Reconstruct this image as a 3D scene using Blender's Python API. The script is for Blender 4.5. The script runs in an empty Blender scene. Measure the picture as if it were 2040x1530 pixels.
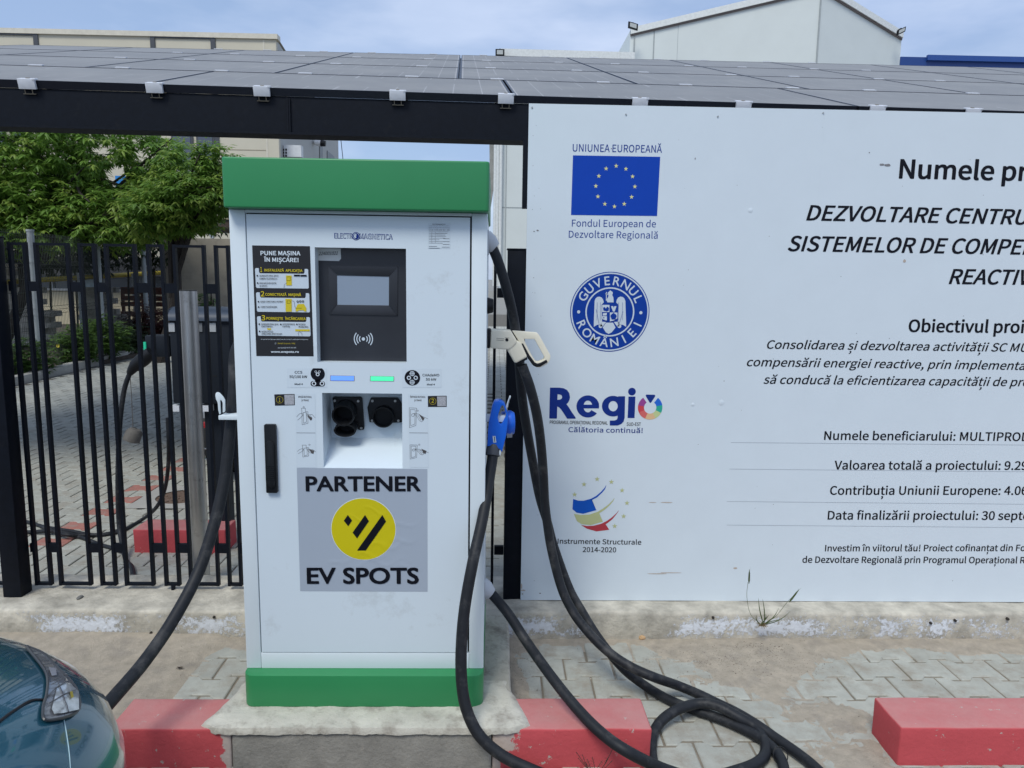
import bpy, bmesh, math, random, os
from math import radians, sin, cos, pi, tan, atan2, sqrt
from mathutils import Vector, Matrix, noise
from mathutils.bvhtree import BVHTree
random.seed(7)
S = bpy.context.scene
COL = S.collection

# ------------------------------------------------------------------ camera
CAM_H, F_PX = 1.583, 1469.4
YAW, PITCH, ROLL = radians(-1.3907), radians(8.2127), radians(.84)
_fw = Vector((-sin(YAW)*cos(PITCH), cos(YAW)*cos(PITCH), -sin(PITCH)))
_rt = Vector((cos(YAW), sin(YAW), 0))
_dn = _fw.cross(_rt)
_r = _rt*cos(ROLL) - _dn*sin(ROLL)
_d = _rt*sin(ROLL) + _dn*cos(ROLL)
EYE = Vector((0, 0, CAM_H))
cam = bpy.data.cameras.new('camera')
cam.sensor_fit = 'HORIZONTAL'; cam.sensor_width = 36.0
cam.lens = F_PX/2040*36.0
cam.clip_start = .05; cam.clip_end = 2000
co = bpy.data.objects.new('camera', cam); COL.objects.link(co)
m = Matrix.Identity(4)
for i in range(3):
    m[i][0] = _r[i]; m[i][1] = -_d[i]; m[i][2] = -_fw[i]; m[i][3] = EYE[i]
co.matrix_world = m
S.camera = co

# ------------------------------------------------------------------ world, sun, exposure
SUN_EL, SUN_AZ = radians(54), radians(-24)      # azimuth from -Y (behind the camera) towards -X
W = bpy.data.worlds.new('World'); S.world = W; W.use_nodes = True
nt = W.node_tree; nt.nodes.clear()
def wn(t, **k):
    n = nt.nodes.new(t)
    for a, b in k.items(): setattr(n, a, b)
    return n
sky = wn('ShaderNodeTexSky', sky_type='NISHITA', sun_disc=False)
sky.sun_elevation = SUN_EL; sky.sun_rotation = pi + SUN_AZ
sky.altitude = 80; sky.air_density = 1.0; sky.dust_density = 1.5; sky.ozone_density = 1.2
tc = wn('ShaderNodeTexCoord'); mp = wn('ShaderNodeMapping')
mp.inputs['Scale'].default_value = (1, 1, 3.2)
mp.inputs['Location'].default_value = (.3, .1, .35)
n1 = wn('ShaderNodeTexNoise'); n1.inputs['Scale'].default_value = 2.6; n1.inputs['Detail'].default_value = 7
n1.inputs['Roughness'].default_value = .55; n1.inputs['Distortion'].default_value = .3
rp = wn('ShaderNodeValToRGB'); rp.color_ramp.elements[0].position = .36; rp.color_ramp.elements[1].position = .68
rp.color_ramp.elements[0].color = (.66, .66, .66, 1); rp.color_ramp.elements[1].color = (1, 1, 1, 1)
mx = wn('ShaderNodeMixRGB', blend_type='MIX')
mx.inputs['Color2'].default_value = (6.6, 7.0, 7.9, 1)       # thin bright overcast veil
n2 = wn('ShaderNodeTexNoise'); n2.inputs['Scale'].default_value = 3.4; n2.inputs['Detail'].default_value = 5
rp2 = wn('ShaderNodeValToRGB'); rp2.color_ramp.elements[0].position = .40; rp2.color_ramp.elements[1].position = .60
rp2.color_ramp.elements[0].color = (2.45, 3.35, 5.15, 1); rp2.color_ramp.elements[1].color = (4.0, 4.75, 6.3, 1)
bg = wn('ShaderNodeBackground'); bg.inputs['Strength'].default_value = .10
out = wn('ShaderNodeOutputWorld')
L = nt.links.new
L(tc.outputs['Generated'], mp.inputs['Vector']); L(mp.outputs['Vector'], n1.inputs['Vector'])
L(mp.outputs['Vector'], n2.inputs['Vector']); L(n2.outputs['Fac'], rp2.inputs['Fac'])
L(n1.outputs['Fac'], rp.inputs['Fac']); L(rp.outputs['Color'], mx.inputs['Fac'])
L(sky.outputs['Color'], mx.inputs['Color1']); L(rp2.outputs['Color'], mx.inputs['Color2'])
L(mx.outputs['Color'], bg.inputs['Color']); L(bg.outputs['Background'], out.inputs['Surface'])

sl = bpy.data.lights.new('sun', 'SUN'); sl.energy = 1.5; sl.angle = radians(20); sl.color = (1, .975, .89)
so = bpy.data.objects.new('sun', sl); COL.objects.link(so)
sd = Vector((sin(SUN_AZ)*cos(SUN_EL), -cos(SUN_AZ)*cos(SUN_EL), sin(SUN_EL)))
so.rotation_euler = sd.to_track_quat('Z', 'Y').to_euler(); so.location = (0, 0, 30)
V = S.view_settings
S.display_settings.display_device = 'sRGB'
V.view_transform = 'Standard'; V.look = 'None'; V.gamma = 1; V.use_curve_mapping = False
V.exposure = .62
S.cycles.max_bounces = 6

# ------------------------------------------------------------------ helpers
def ray(u, v): return _fw + _r*((u-1020)/F_PX) + _d*((v-765)/F_PX)
def A(u, v, y):
    d = ray(u, v); return EYE + d*(y/d.y)
def G(u, v, z=0.0):
    d = ray(u, v); return EYE + d*((z-CAM_H)/d.z)
def zoomed(ox, oy, s): return lambda u, v: (ox+u/s, oy+v/s)

class MB:
    def __init__(s): s.v = []; s.f = []; s.mi = []; s.cur = 0
    def add(s, vs, fs):
        b = len(s.v); s.v += [tuple(q) for q in vs]; s.f += [tuple(b+i for i in f) for f in fs]; s.mi += [s.cur]*len(fs); return s
    def box(s, x0, x1, y0, y1, z0, z1):
        return s.add([(x0,y0,z0),(x1,y0,z0),(x1,y1,z0),(x0,y1,z0),(x0,y0,z1),(x1,y0,z1),(x1,y1,z1),(x0,y1,z1)],
              [(0,3,2,1),(4,5,6,7),(0,1,5,4),(1,2,6,5),(2,3,7,6),(3,0,4,7)])
    def obox(s, c, ax, ay, az):
        c = Vector(c); v = []
        for k in (-1, 1):
            for (i, j) in ((-1,-1),(1,-1),(1,1),(-1,1)): v.append(c+ax*i+ay*j+az*k)
        return s.add(v, [(0,3,2,1),(4,5,6,7),(0,1,5,4),(1,2,6,5),(2,3,7,6),(3,0,4,7)])
    def poly(s, pts): return s.add(pts, [tuple(range(len(pts)))])
    def prism(s, pts, y0, y1):            # outline given as (x, z)
        n = len(pts); v = [(p[0], y0, p[1]) for p in pts]+[(p[0], y1, p[1]) for p in pts]
        return s.add(v, [tuple(range(n)), tuple(range(2*n-1, n-1, -1))]+[(i, i+n, (i+1) % n+n, (i+1) % n) for i in range(n)])
    def slab(s, pts, z0, z1):             # outline given as (x, y)
        n = len(pts); v = [(p[0], p[1], z0) for p in pts]+[(p[0], p[1], z1) for p in pts]
        return s.add(v, [tuple(range(n-1, -1, -1)), tuple(range(n, 2*n))]+[(i, (i+1) % n, (i+1) % n+n, i+n) for i in range(n)])
    def ext(s, pts, off):                 # any planar outline and an offset vector
        n = len(pts); off = Vector(off); v = [Vector(p) for p in pts]; v += [p+off for p in v]
        return s.add(v, [tuple(range(n)), tuple(range(2*n-1, n-1, -1))]+[(i, i+n, (i+1) % n+n, (i+1) % n) for i in range(n)])
    def tube(s, pts, r, seg=12, caps=True, flat=1.0):
        pts = [Vector(p) for p in pts]; n = len(pts)
        rs = r if isinstance(r, (list, tuple)) else [r]*n
        t0 = (pts[1]-pts[0]).normalized(); up = Vector((0, 0, 1)) if abs(t0.z) < .9 else Vector((0, 1, 0))
        nrm = t0.cross(up).normalized(); v = []
        for i in range(n):
            t = (pts[min(i+1, n-1)]-pts[max(i-1, 0)]).normalized()
            nrm = (nrm - t*nrm.dot(t)).normalized(); b = t.cross(nrm)
            for k in range(seg):
                a = 2*pi*k/seg; v.append(pts[i]+(nrm*cos(a)+b*sin(a)*flat)*rs[i])
        f = [(i*seg+k, i*seg+(k+1) % seg, (i+1)*seg+(k+1) % seg, (i+1)*seg+k) for i in range(n-1) for k in range(seg)]
        if caps: f += [tuple(range(seg-1, -1, -1)), tuple(range((n-1)*seg, n*seg))]
        return s.add(v, f)
    def cyl(s, p0, p1, r0, r1=None, seg=20, caps=True):
        return s.tube([p0, p1], [r0, r0 if r1 is None else r1], seg, caps)
    def grid(s, rows):
        n, m_ = len(rows), len(rows[0])
        return s.add([p for r_ in rows for p in r_], [(i*m_+j, i*m_+j+1, (i+1)*m_+j+1, (i+1)*m_+j) for i in range(n-1) for j in range(m_-1)])

def spline(pts, n=10):
    P = [Vector(p) for p in pts]; P = [P[0]*2-P[1]]+P+[P[-1]*2-P[-2]]; o = []
    for i in range(1, len(P)-2):
        a, b, c, d = P[i-1:i+3]
        for k in range(n):
            t = k/n
            o.append(.5*((2*b)+(c-a)*t+(2*a-5*b+4*c-d)*t*t+(3*b-a-3*c+d)*t**3))
    o.append(P[-2]); return o

ORG = {}
def mesh_of(mb, org, mats, smooth=False, bevel=0, seg=2, fix=True):
    me = bpy.data.meshes.new('mesh')
    me.from_pydata([(a-org[0], b-org[1], c-org[2]) for a, b, c in mb.v], [], mb.f)
    for q in (mats if isinstance(mats, (list, tuple)) else [mats]): me.materials.append(q)
    if isinstance(mats, (list, tuple)): me.polygons.foreach_set('material_index', mb.mi)
    if fix or bevel:
        bm = bmesh.new(); bm.from_mesh(me)
        if fix: bmesh.ops.recalc_face_normals(bm, faces=bm.faces)
        if bevel:
            es = [e for e in bm.edges if len(e.link_faces) == 2 and e.calc_face_angle(0) > .5]
            bmesh.ops.bevel(bm, geom=es, offset=bevel, segments=seg, affect='EDGES', profile=.6, clamp_overlap=True)
        bm.to_mesh(me); bm.free()
    if smooth or bevel:
        me.shade_smooth()
        try: me.set_sharp_from_angle(angle=radians(38))
        except Exception: pass
    return me
def thing(name, label, cat, loc, group=None):
    o = bpy.data.objects.new(name, None); o.empty_display_size = .1; COL.objects.link(o); o.location = loc
    ORG[o] = Vector(loc); o['label'] = label; o['category'] = cat
    if group: o['group'] = group
    return o
def part(name, mb, mats, parent, smooth=False, bevel=0, seg=2, label=None, fix=True, at=None):
    """one mesh object; vertices are given in world coordinates"""
    org = Vector(at) if at is not None else (ORG[parent] if parent else Vector((0, 0, 0)))
    o = bpy.data.objects.new(name, mesh_of(mb, org, mats, smooth, bevel, seg, fix)); COL.objects.link(o)
    ORG[o] = org
    if parent: o.parent = parent; o.location = org-ORG[parent]
    else: o.location = org
    if label: o['label'] = label
    return o
def solo(name, mb, mats, label, cat, group=None, kind=None, at=None, **k):
    c = at if at is not None else Vector(mb.v[0])
    o = part(name, mb, mats, None, at=c, **k)
    if kind: o['kind'] = kind
    if label: o['label'] = label
    if cat: o['category'] = cat
    if group: o['group'] = group
    return o
def struct(name, mb, mats, **k):
    o = part(name, mb, mats, None, **k); o['kind'] = 'structure'; return o

# ------------------------------------------------------------------ materials
def lin(r, g, b):
    f = lambda c: (c/255/12.92 if c/255 <= .04045 else ((c/255+.055)/1.055)**2.4)
    return (f(r), f(g), f(b))
MATS = {}
def mat(name, c, rough=.6, metal=0, var=.12, scale=6, bump=0, bscale=60, spec=.5, dirt=None, dirt_amt=.0, dscale=3, coat=0, rnd=0, emit=None, estr=0, transl=0):
    if name in MATS: return MATS[name]
    M = bpy.data.materials.new(name); M.use_nodes = True; t = M.node_tree; N = t.nodes; K = t.links.new
    P = N['Principled BSDF']; P.inputs['Roughness'].default_value = rough; P.inputs['Metallic'].default_value = metal
    P.inputs['Specular IOR Level'].default_value = spec
    if coat: P.inputs['Coat Weight'].default_value = coat; P.inputs['Coat Roughness'].default_value = .04
    geo = N.new('ShaderNodeNewGeometry')
    col = None
    nz = N.new('ShaderNodeTexNoise'); nz.inputs['Scale'].default_value = scale; nz.inputs['Detail'].default_value = 6
    nz.inputs['Roughness'].default_value = .62
    K(geo.outputs['Position'], nz.inputs['Vector'])
    mr = N.new('ShaderNodeMapRange'); mr.inputs['From Min'].default_value = .25; mr.inputs['From Max'].default_value = .75
    mr.inputs['To Min'].default_value = 1-var; mr.inputs['To Max'].default_value = 1+var
    K(nz.outputs['Fac'], mr.inputs['Value'])
    val = mr.outputs['Result']
    if rnd:
        oi = N.new('ShaderNodeObjectInfo'); m2 = N.new('ShaderNodeMapRange')
        m2.inputs['To Min'].default_value = 1-rnd; m2.inputs['To Max'].default_value = 1+rnd
        K(oi.outputs['Random'], m2.inputs['Value'])
        mm = N.new('ShaderNodeMath'); mm.operation = 'MULTIPLY'; K(val, mm.inputs[0]); K(m2.outputs['Result'], mm.inputs[1]); val = mm.outputs[0]
    vm = N.new('ShaderNodeVectorMath'); vm.operation = 'SCALE'; vm.inputs[0].default_value = c; K(val, vm.inputs['Scale'])
    col = vm.outputs[0]
    if dirt:
        dn_ = N.new('ShaderNodeTexNoise'); dn_.inputs['Scale'].default_value = dscale; dn_.inputs['Detail'].default_value = 9; dn_.inputs['Roughness'].default_value = .7
        K(geo.outputs['Position'], dn_.inputs['Vector'])
        dr = N.new('ShaderNodeMapRange'); dr.inputs['From Min'].default_value = .62-dirt_amt*.35; dr.inputs['From Max'].default_value = .78-dirt_amt*.2
        K(dn_.outputs['Fac'], dr.inputs['Value'])
        mx_ = N.new('ShaderNodeMix'); mx_.data_type = 'RGBA'; K(dr.outputs['Result'], mx_.inputs[0]); K(col, mx_.inputs[6]); mx_.inputs[7].default_value = (*dirt, 1)
        col = mx_.outputs[2]
    K(col, P.inputs['Base Color'])
    if bump:
        b2 = N.new('ShaderNodeTexNoise'); b2.inputs['Scale'].default_value = bscale; b2.inputs['Detail'].default_value = 8; b2.inputs['Roughness'].default_value = .65
        K(geo.outputs['Position'], b2.inputs['Vector'])
        bp = N.new('ShaderNodeBump'); bp.inputs['Strength'].default_value = bump; bp.inputs['Distance'].default_value = .01
        K(b2.outputs['Fac'], bp.inputs['Height']); K(bp.outputs['Normal'], P.inputs['Normal'])
    if emit:
        P.inputs['Emission Color'].default_value = (*emit, 1); P.inputs['Emission Strength'].default_value = estr
    if transl:
        o = N['Material Output']; tr = N.new('ShaderNodeBsdfTranslucent'); ad = N.new('ShaderNodeMixShader'); ad.inputs[0].default_value = transl
        K(col, tr.inputs['Color']); K(P.outputs[0], ad.inputs[1]); K(tr.outputs[0], ad.inputs[2]); K(ad.outputs[0], o.inputs['Surface'])
    MATS[name] = M; return M

concrete = mat('old_concrete', (.36,.34,.29), .9, var=.28, scale=5, bump=.5, bscale=45, dirt=(.15,.13,.11), dirt_amt=.25, dscale=7)
cement = mat('pale_cement', (.52,.50,.43), .9, var=.2, scale=9, bump=.6, bscale=35, dirt=(.27,.24,.2), dirt_amt=.35, dscale=14)
greyconc = mat('grey_concrete', (.25,.24,.215), .92, var=.25, scale=12, bump=.5, bscale=90, dirt=(.3,.28,.25), dirt_amt=.2, dscale=25)
paver_m = mat('paver_grey', (.385,.39,.345), .92, var=.14, scale=14, bump=.35, bscale=160, rnd=.07, dirt=(.30,.27,.22), dirt_amt=.45, dscale=9)
paver_r = mat('paver_red', (.36,.15,.12), .92, var=.16, scale=14, bump=.35, bscale=160, rnd=.1, dirt=(.3,.25,.21), dirt_amt=.35, dscale=9)
sand_m = mat('sand', (.47,.41,.325), .97, var=.22, scale=20, bump=.9, bscale=260, dirt=(.35,.31,.26), dirt_amt=.35, dscale=8)
blacksteel = mat('black_steel', (.004,.006,.011), .5, var=.25, scale=30, spec=.16, dirt=(.012,.013,.016), dirt_amt=.1, dscale=12)
cable_m = mat('cable_rubber', (.014,.016,.020), .55, var=.3, scale=40, spec=.3, dirt=(.07,.07,.07), dirt_amt=.25, dscale=11)
white_paint = mat('white_powder_coat', (.635,.72,.78), .34, var=.02, scale=2.5, spec=.45, dirt=(.50,.55,.58), dirt_amt=.08, dscale=5)
white_frame = mat('white_frame_coat', (.67,.745,.785), .4, var=.03, scale=3, spec=.4)
green_paint = mat('green_coat', (.030,.235,.085), .38, var=.04, scale=4, spec=.4)
darkgap = mat('dark_gap', (.01,.01,.012), .8)
blackplastic = mat('black_plastic', (.008,.009,.011), .45, var=.15, scale=40, spec=.3)
screwm = mat('screw_steel', (.45,.45,.43), .35, .9)
alu = mat('aluminium', (.74,.76,.80), .45, .2, var=.06, scale=30)

# ------------------------------------------------------------------ ground
far_ground_m = mat('far_paving', (.27,.265,.245), .93, var=.18, scale=3, bump=.3, bscale=40, dirt=(.22,.2,.17), dirt_amt=.3, dscale=2)
b = MB(); b.add([(-300,-60,-.034),(300,-60,-.034),(300,500,-.034),(-300,500,-.034)], [(0,1,2,3)])
struct('ground', b, far_ground_m)
road_m = mat('asphalt', (.06,.06,.062), .9, var=.2, scale=30, bump=.4, bscale=200)

OUT = []
for sx, pts in ((1, [(-.1,.0825),(-.056,.0825),(-.034,.0575),(.034,.0575),(.056,.0825),(.1,.0825)]),):
    OUT = pts+[(-x, -y) for x, y in pts]
def paver_shape(mb, cx, cy, z0, z1, rot=0, g=.0042, top_in=.0045):
    c, s_ = cos(rot), sin(rot); n = 12; rings = []
    for (z, k) in ((z0, 0), (z1-.003, 0), (z1, top_in)):
        for (x, y) in OUT:
            x2 = x-(g+k)*(1 if x > 0 else -1) if abs(x) > .09 else x
            y2 = y-(g+k)*(1 if y > 0 else -1)
            rings.append((cx+x2*c-y2*s_, cy+x2*s_+y2*c, z))
    f = [(i+n*r_, i+n*r_+n, (i+1) % n+n*r_+n, (i+1) % n+n*r_) for r_ in (0, 1) for i in range(n)]
    f.append(tuple(range(2*n, 3*n))[::-1])
    mb.add(rings, f)
pm = MB(); paver_shape(pm, 0, 0, -.03, 0)
PMESH = {}
for k_, mt in (('g', paver_m), ('r', paver_r)):
    PMESH[k_] = mesh_of(pm, (0,0,0), mt)
def lay(parent, x, y, kind='g', dz=0):
    o = bpy.data.objects.new('paver', PMESH[kind]); COL.objects.link(o); o.parent = parent
    o.location = (x+random.uniform(-.0012,.0012), y+random.uniform(-.0012,.0012), dz+random.uniform(-.0016,.0012))
    o.rotation_euler = (random.uniform(-.004,.004), random.uniform(-.004,.004), random.uniform(-.006,.006)); return o

# walkway in front of the fence: bedding sheet + pavers
b = MB(); b.box(-6, 7, 1.2, 3.08, -.03, -.0055)
walk = struct('walkway_paving', b, mat('joint_sand', (.25,.215,.165), .95, var=.25, scale=18, bump=.7, bscale=200), at=(0,0,0))
i = 0; y = 1.35+.07
row = 0
while y < 3.05:
    x0 = -6+(row % 2)*.1
    k = 0
    while x0+k*.2 < 6.9:
        x = x0+k*.2; k += 1
        u_ok = False
        if y > 2.0: u_ok = (.0 < x < 3.3) or (-1.4 < x < -.75)
        if u_ok: lay(walk, x, y)
    y += .14; row += 1
# road in front (out of view, under the camera)
b = MB(); b.box(-40, 40, -20, 1.2, -.03, -.012); struct('road', b, road_m)

# drifted sand lying over the pavers, with a real height of its own
def sand_h(x, y):
    p = Vector((x, y, 0))
    h = noise.fractal(p*2.1+Vector((3,7,1)), 1.0, 2.2, 4)*.008+noise.fractal(p*9, 1, 2, 4)*.0025
    h -= .0098; h += noise.noise(p*62)*.0012+noise.noise(p*150)*.0007
    h += .018*max(0, 1-abs(y-3.07)/.20)                                # against the low wall
    h += .016*math.exp(-(((x-1.05)/.42)**2+((y-2.86)/.17)**2))        # round the weed
    h += .012*math.exp(-(((x-1.42)/.26)**2+((y-2.50)/.12)**2))
    h += .012*math.exp(-(((x-1.22)/.16)**2+((y-2.12)/.30)**2))
    h += .014*math.exp(-(((x-.11)/.08)**2+((y-2.6)/.35)**2))          # beside the plinth
    if x < -.75: h += .016*min(1, max(0, (-1.16-x)/.09+.2)) + .012*math.exp(-(((x+.86)/.14)**2+((y-2.95)/.13)**2))
    return max(h, -.0068)
b = MB(); nx, ny = 880, 270
xs = [-2.6+6.1*i/(nx-1) for i in range(nx)]; ys = [1.9+1.2*j/(ny-1) for j in range(ny)]
b.grid([[(x, y_, sand_h(x, y_)) for x in xs] for y_ in ys])
solo('drifted_sand', b, sand_m, None, None, kind='stuff', at=(0,2.5,0), smooth=True, fix=False)

# gravel crumbs on the sand
b = MB(); rr = random.Random(3)
for _ in range(4200):
    if rr.random() < .45: x, y_ = rr.gauss(1.02, .22), rr.gauss(2.87, .07)
    elif rr.random() < .3: x, y_ = rr.gauss(-.9, .09), rr.gauss(2.95, .07)
    elif rr.random() < .3: x, y_ = rr.gauss(.13, .04), rr.uniform(2.4, 3.0)
    else: x, y_ = rr.uniform(-2.2, 2.9), rr.uniform(2.05, 3.05)
    if y_ > 3.06 or y_ < 1.95: continue
    z = max(0, sand_h(x, y_)); r = rr.uniform(.0008, .0026)*(2 if rr.random() < .03 else 1)
    q = [(x+rr.uniform(-r, r), y_+rr.uniform(-r, r), z+rr.uniform(0, r)) for _k in range(4)]
    b.add(q, [(0,1,2),(0,2,3),(0,3,1),(1,3,2)])
solo('grit', b, mat('grit', (.17,.14,.12), .95, var=.7, scale=60), None, None, kind='stuff', at=(0,2.5,0), fix=False)

# ------------------------------------------------------------------ rough concrete helpers
def rough_box(x0, x1, y0, y1, z0, z1, step=.04, amp=.004, f=9, rnd=.012):
    bm = bmesh.new()
    bmesh.ops.create_cube(bm, size=1)
    for v in bm.verts: v.co = Vector((x0 if v.co.x < 0 else x1, y0 if v.co.y < 0 else y1, z0 if v.co.z < 0 else z1))
    bmesh.ops.bevel(bm, geom=list(bm.edges), offset=rnd, segments=3, affect='EDGES', profile=.5)
    for ax, (a, c) in enumerate(((x0, x1), (y0, y1), (z0, z1))):
        n = int((c-a)/step)
        for k in range(1, n):
            p = Vector((0,0,0)); p[ax] = a+(c-a)*k/n; nn = Vector((0,0,0)); nn[ax] = 1
            bmesh.ops.bisect_plane(bm, geom=list(bm.verts)+list(bm.edges)+list(bm.faces), plane_co=p, plane_no=nn, dist=1e-5)
    for v in bm.verts:
        d = noise.noise_vector(v.co*f)*amp+noise.noise_vector(v.co*f*3.7)*amp*.4
        v.co += d
    mb = MB(); bm.verts.index_update(); mb.v = [tuple(v.co) for v in bm.verts]; mb.f = [tuple(v.index for v in f_.verts) for f_ in bm.faces]; mb.mi = [0]*len(mb.f)
    bm.free(); return mb

# paint masks -------------------------------------------------------
def masked(name, base, over, expr, nscale=14, soft=.03, amp=.05, rough=.8, bump=.5, bscale=60, chip=None, v1=.2, v2=.12, dust=0):
    """'over' colour where expr(nodes, position xyz sockets) + noise > 0"""
    M = bpy.data.materials.new(name); M.use_nodes = True; t = M.node_tree; N = t.nodes; K = t.links.new
    P = N['Principled BSDF']; P.inputs['Roughness'].default_value = rough; P.inputs['Specular IOR Level'].default_value = .3
    geo = N.new('ShaderNodeNewGeometry'); sp = N.new('ShaderNodeSeparateXYZ'); K(geo.outputs['Position'], sp.inputs[0])
    def M_(op, a, b_=None):
        n = N.new('ShaderNodeMath'); n.operation = op
        for i_, q in enumerate((a, b_)):
            if q is None: continue
            if isinstance(q, (int, float)): n.inputs[i_].default_value = q
            else: K(q, n.inputs[i_])
        return n.outputs[0]
    def nz(sc, det=8, ro=.65):
        n = N.new('ShaderNodeTexNoise'); n.inputs['Scale'].default_value = sc; n.inputs['Detail'].default_value = det; n.inputs['Roughness'].default_value = ro
        K(geo.outputs['Position'], n.inputs['Vector']); return n.outputs['Fac']
    e = expr(M_, sp.outputs[0], sp.outputs[1], sp.outputs[2], nz)
    e = M_('ADD', e, M_('MULTIPLY', M_('SUBTRACT', nz(nscale), .5), amp))
    mr = N.new('ShaderNodeMapRange'); mr.inputs['From Min'].default_value = -soft; mr.inputs['From Max'].default_value = soft; K(e, mr.inputs['Value'])
    fac = mr.outputs['Result']
    if chip:
        c1 = N.new('ShaderNodeMapRange'); c1.inputs['From Min'].default_value = chip; c1.inputs['From Max'].default_value = chip+.02; c1.inputs['To Min'].default_value = 1; c1.inputs['To Max'].default_value = 0
        K(nz(23, 10, .7), c1.inputs['Value']); fac = M_('MULTIPLY', fac, c1.outputs['Result'])
    def vc(c, va, sc):
        mr2 = N.new('ShaderNodeMapRange'); mr2.inputs['From Min'].default_value = .25; mr2.inputs['From Max'].default_value = .75
        mr2.inputs['To Min'].default_value = 1-va; mr2.inputs['To Max'].default_value = 1+va; K(nz(sc), mr2.inputs['Value'])
        s_ = N.new('ShaderNodeVectorMath'); s_.operation = 'SCALE'; s_.inputs[0].default_value = c; K(mr2.outputs['Result'], s_.inputs['Scale']); return s_.outputs[0]
    mx_ = N.new('ShaderNodeMix'); mx_.data_type = 'RGBA'; K(fac, mx_.inputs[0]); K(vc(base, v1, 7), mx_.inputs[6]); K(vc(over, v2, 5), mx_.inputs[7])
    cc_ = mx_.outputs[2]
    if dust:      # dust that has settled on the upward faces
        sn = N.new('ShaderNodeSeparateXYZ'); K(geo.outputs['Normal'], sn.inputs[0])
        up_ = N.new('ShaderNodeMapRange'); up_.inputs['From Min'].default_value = .55; up_.inputs['From Max'].default_value = .98; K(sn.outputs[2], up_.inputs['Value'])
        dm = M_('MULTIPLY', up_.outputs['Result'], M_('MULTIPLY', M_('ADD', nz(9, 6, .7), .35), dust))
        m3 = N.new('ShaderNodeMix'); m3.data_type = 'RGBA'; K(dm, m3.inputs[0]); K(cc_, m3.inputs[6]); m3.inputs[7].default_value = (.50,.42,.38,1); cc_ = m3.outputs[2]
    K(cc_, P.inputs['Base Color'])
    bp = N.new('ShaderNodeBump'); bp.inputs['Strength'].default_value = bump; bp.inputs['Distance'].default_value = .008
    K(M_('ADD', nz(bscale), M_('MULTIPLY', fac, .15)), bp.inputs['Height']); K(bp.outputs['Normal'], P.inputs['Normal'])
    return M

RED = (.50,.075,.085); REDF = RED
# band of flaking white paint on the low wall: on the face, z .03-.095, patchy along x
def wall_expr(M_, x, y, z, nz):
    band = M_('SUBTRACT', .036, M_('ABSOLUTE', M_('SUBTRACT', z, .062)))
    patch = M_('MULTIPLY', M_('SUBTRACT', nz(2.6, 3, .5), .50), .30)
    fine = M_('MULTIPLY', M_('SUBTRACT', nz(60, 8, .8), .52), .20)
    return M_('ADD', M_('MINIMUM', band, patch), fine)
wall_m = masked('wall_concrete_white_flakes', (.47,.44,.37), (.66,.69,.73), wall_expr, nscale=30, soft=.008, amp=.03, bump=.9, bscale=38, v1=.55)
w = rough_box(-6.2, 6.5, 3.062, 3.46, -.03, .130, step=.07, amp=.006, f=6, rnd=.016)
lw = thing('low_wall', 'long low weathered concrete wall with flaking white paint under fence and notice board', 'wall', (0, 3.26, 0))
part('wall_body', w, wall_m, lw, smooth=True, fix=False)
b = MB()
for (u, v) in [(1421,1231),(1855,1242),(1904,1237),(2009,1234),(426,1230),(1000,1236),(300,1262)]:
    p = A(u, v, 3.054)
    b.cyl(p, p+Vector((0,.02,0)), .006, seg=10)
part('anchor_hole', b, mat('hole_dark', (.03,.025,.02), .9), lw)['kind'] = 'stuff'

# ------------------------------------------------------------------ plinth under the charger
pl = thing('charger_plinth', 'raised concrete plinth with lumpy pale cement lip under the charging station', 'plinth', (-.4, 2.6, 0))
part('slab', rough_box(-.87, .072, 2.40, 3.058, -.03, .146, step=.05, amp=.003, f=7), mat('plinth_concrete', (.42,.40,.34), .9, var=.22, scale=6, bump=.6, bscale=60, dirt=(.2,.18,.15), dirt_amt=.35, dscale=11), pl, smooth=True, fix=False)
part('front_block', rough_box(-.832, .004, 2.203, 2.41, -.03, .122, step=.04, amp=.003, f=11, rnd=.008), greyconc, pl, smooth=True, fix=False)
# cement lip: irregular outline draped over block and kerbs
bm_ = MB(); nu, nv = 90, 16; rows = []
for j in range(nv+1):
    r_ = []
    for i in range(nu+1):
        s_ = i/nu; t = j/nv; yy_ = 2.19+.28*t; k_ = min(1, max(0, (2.43-yy_)/.2)); xl_ = -.885-.055*k_; xr_ = .073+.062*k_; x = xl_+(xr_-xl_)*s_
        yf = 2.196+.006*noise.noise(Vector((x*9, 0, 3)))+.03*max(0, abs(s_-.5)*2-.88)/.12
        y_ = yf+(2.47-yf)*max(0, (t-.12)/.88) if t > .12 else yf-.002
        z = .150+.004*noise.noise(Vector((x*14, y_*14, 1)))+.003*noise.noise(Vector((x*40, y_*40, 5)))
        edge = min(s_, 1-s_)*2
        z -= .018*max(0, 1-edge/.06)**1.5
        z += .006*max(0, 1-abs(y_-2.24)/.05)*noise.noise(Vector((x*7, 3, 2)))
        z -= .006*max(0, (2.25-y_)/.05)
        if t <= .12: z = z-.020*(1-t/.12)-.006*abs(noise.noise(Vector((x*11, 8, 0))))*(1-t/.12)-.004*noise.noise(Vector((x*50, 8, 0)))
        x2 = x + (.012*noise.noise(Vector((y_*12, s_, 9))) if (i < 3 or i > nu-3) else 0)
        r_.append((x2, y_, z))
    rows.append(r_)
bm_.grid(rows)
bm_.grid([rows[0], [(p[0], p[1]+.03, p[2]-.004) for p in rows[0]]])
bm_.grid([[r_[0] for r_ in rows], [(r_[0][0]+.01, r_[0][1]+.01, r_[0][2]-.05) for r_ in rows]])
bm_.grid([[r_[-1] for r_ in rows], [(r_[-1][0]-.01, r_[-1][1]+.01, r_[-1][2]-.05) for r_ in rows]])
part('cement_lip', bm_, cement, pl, smooth=True)

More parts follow.
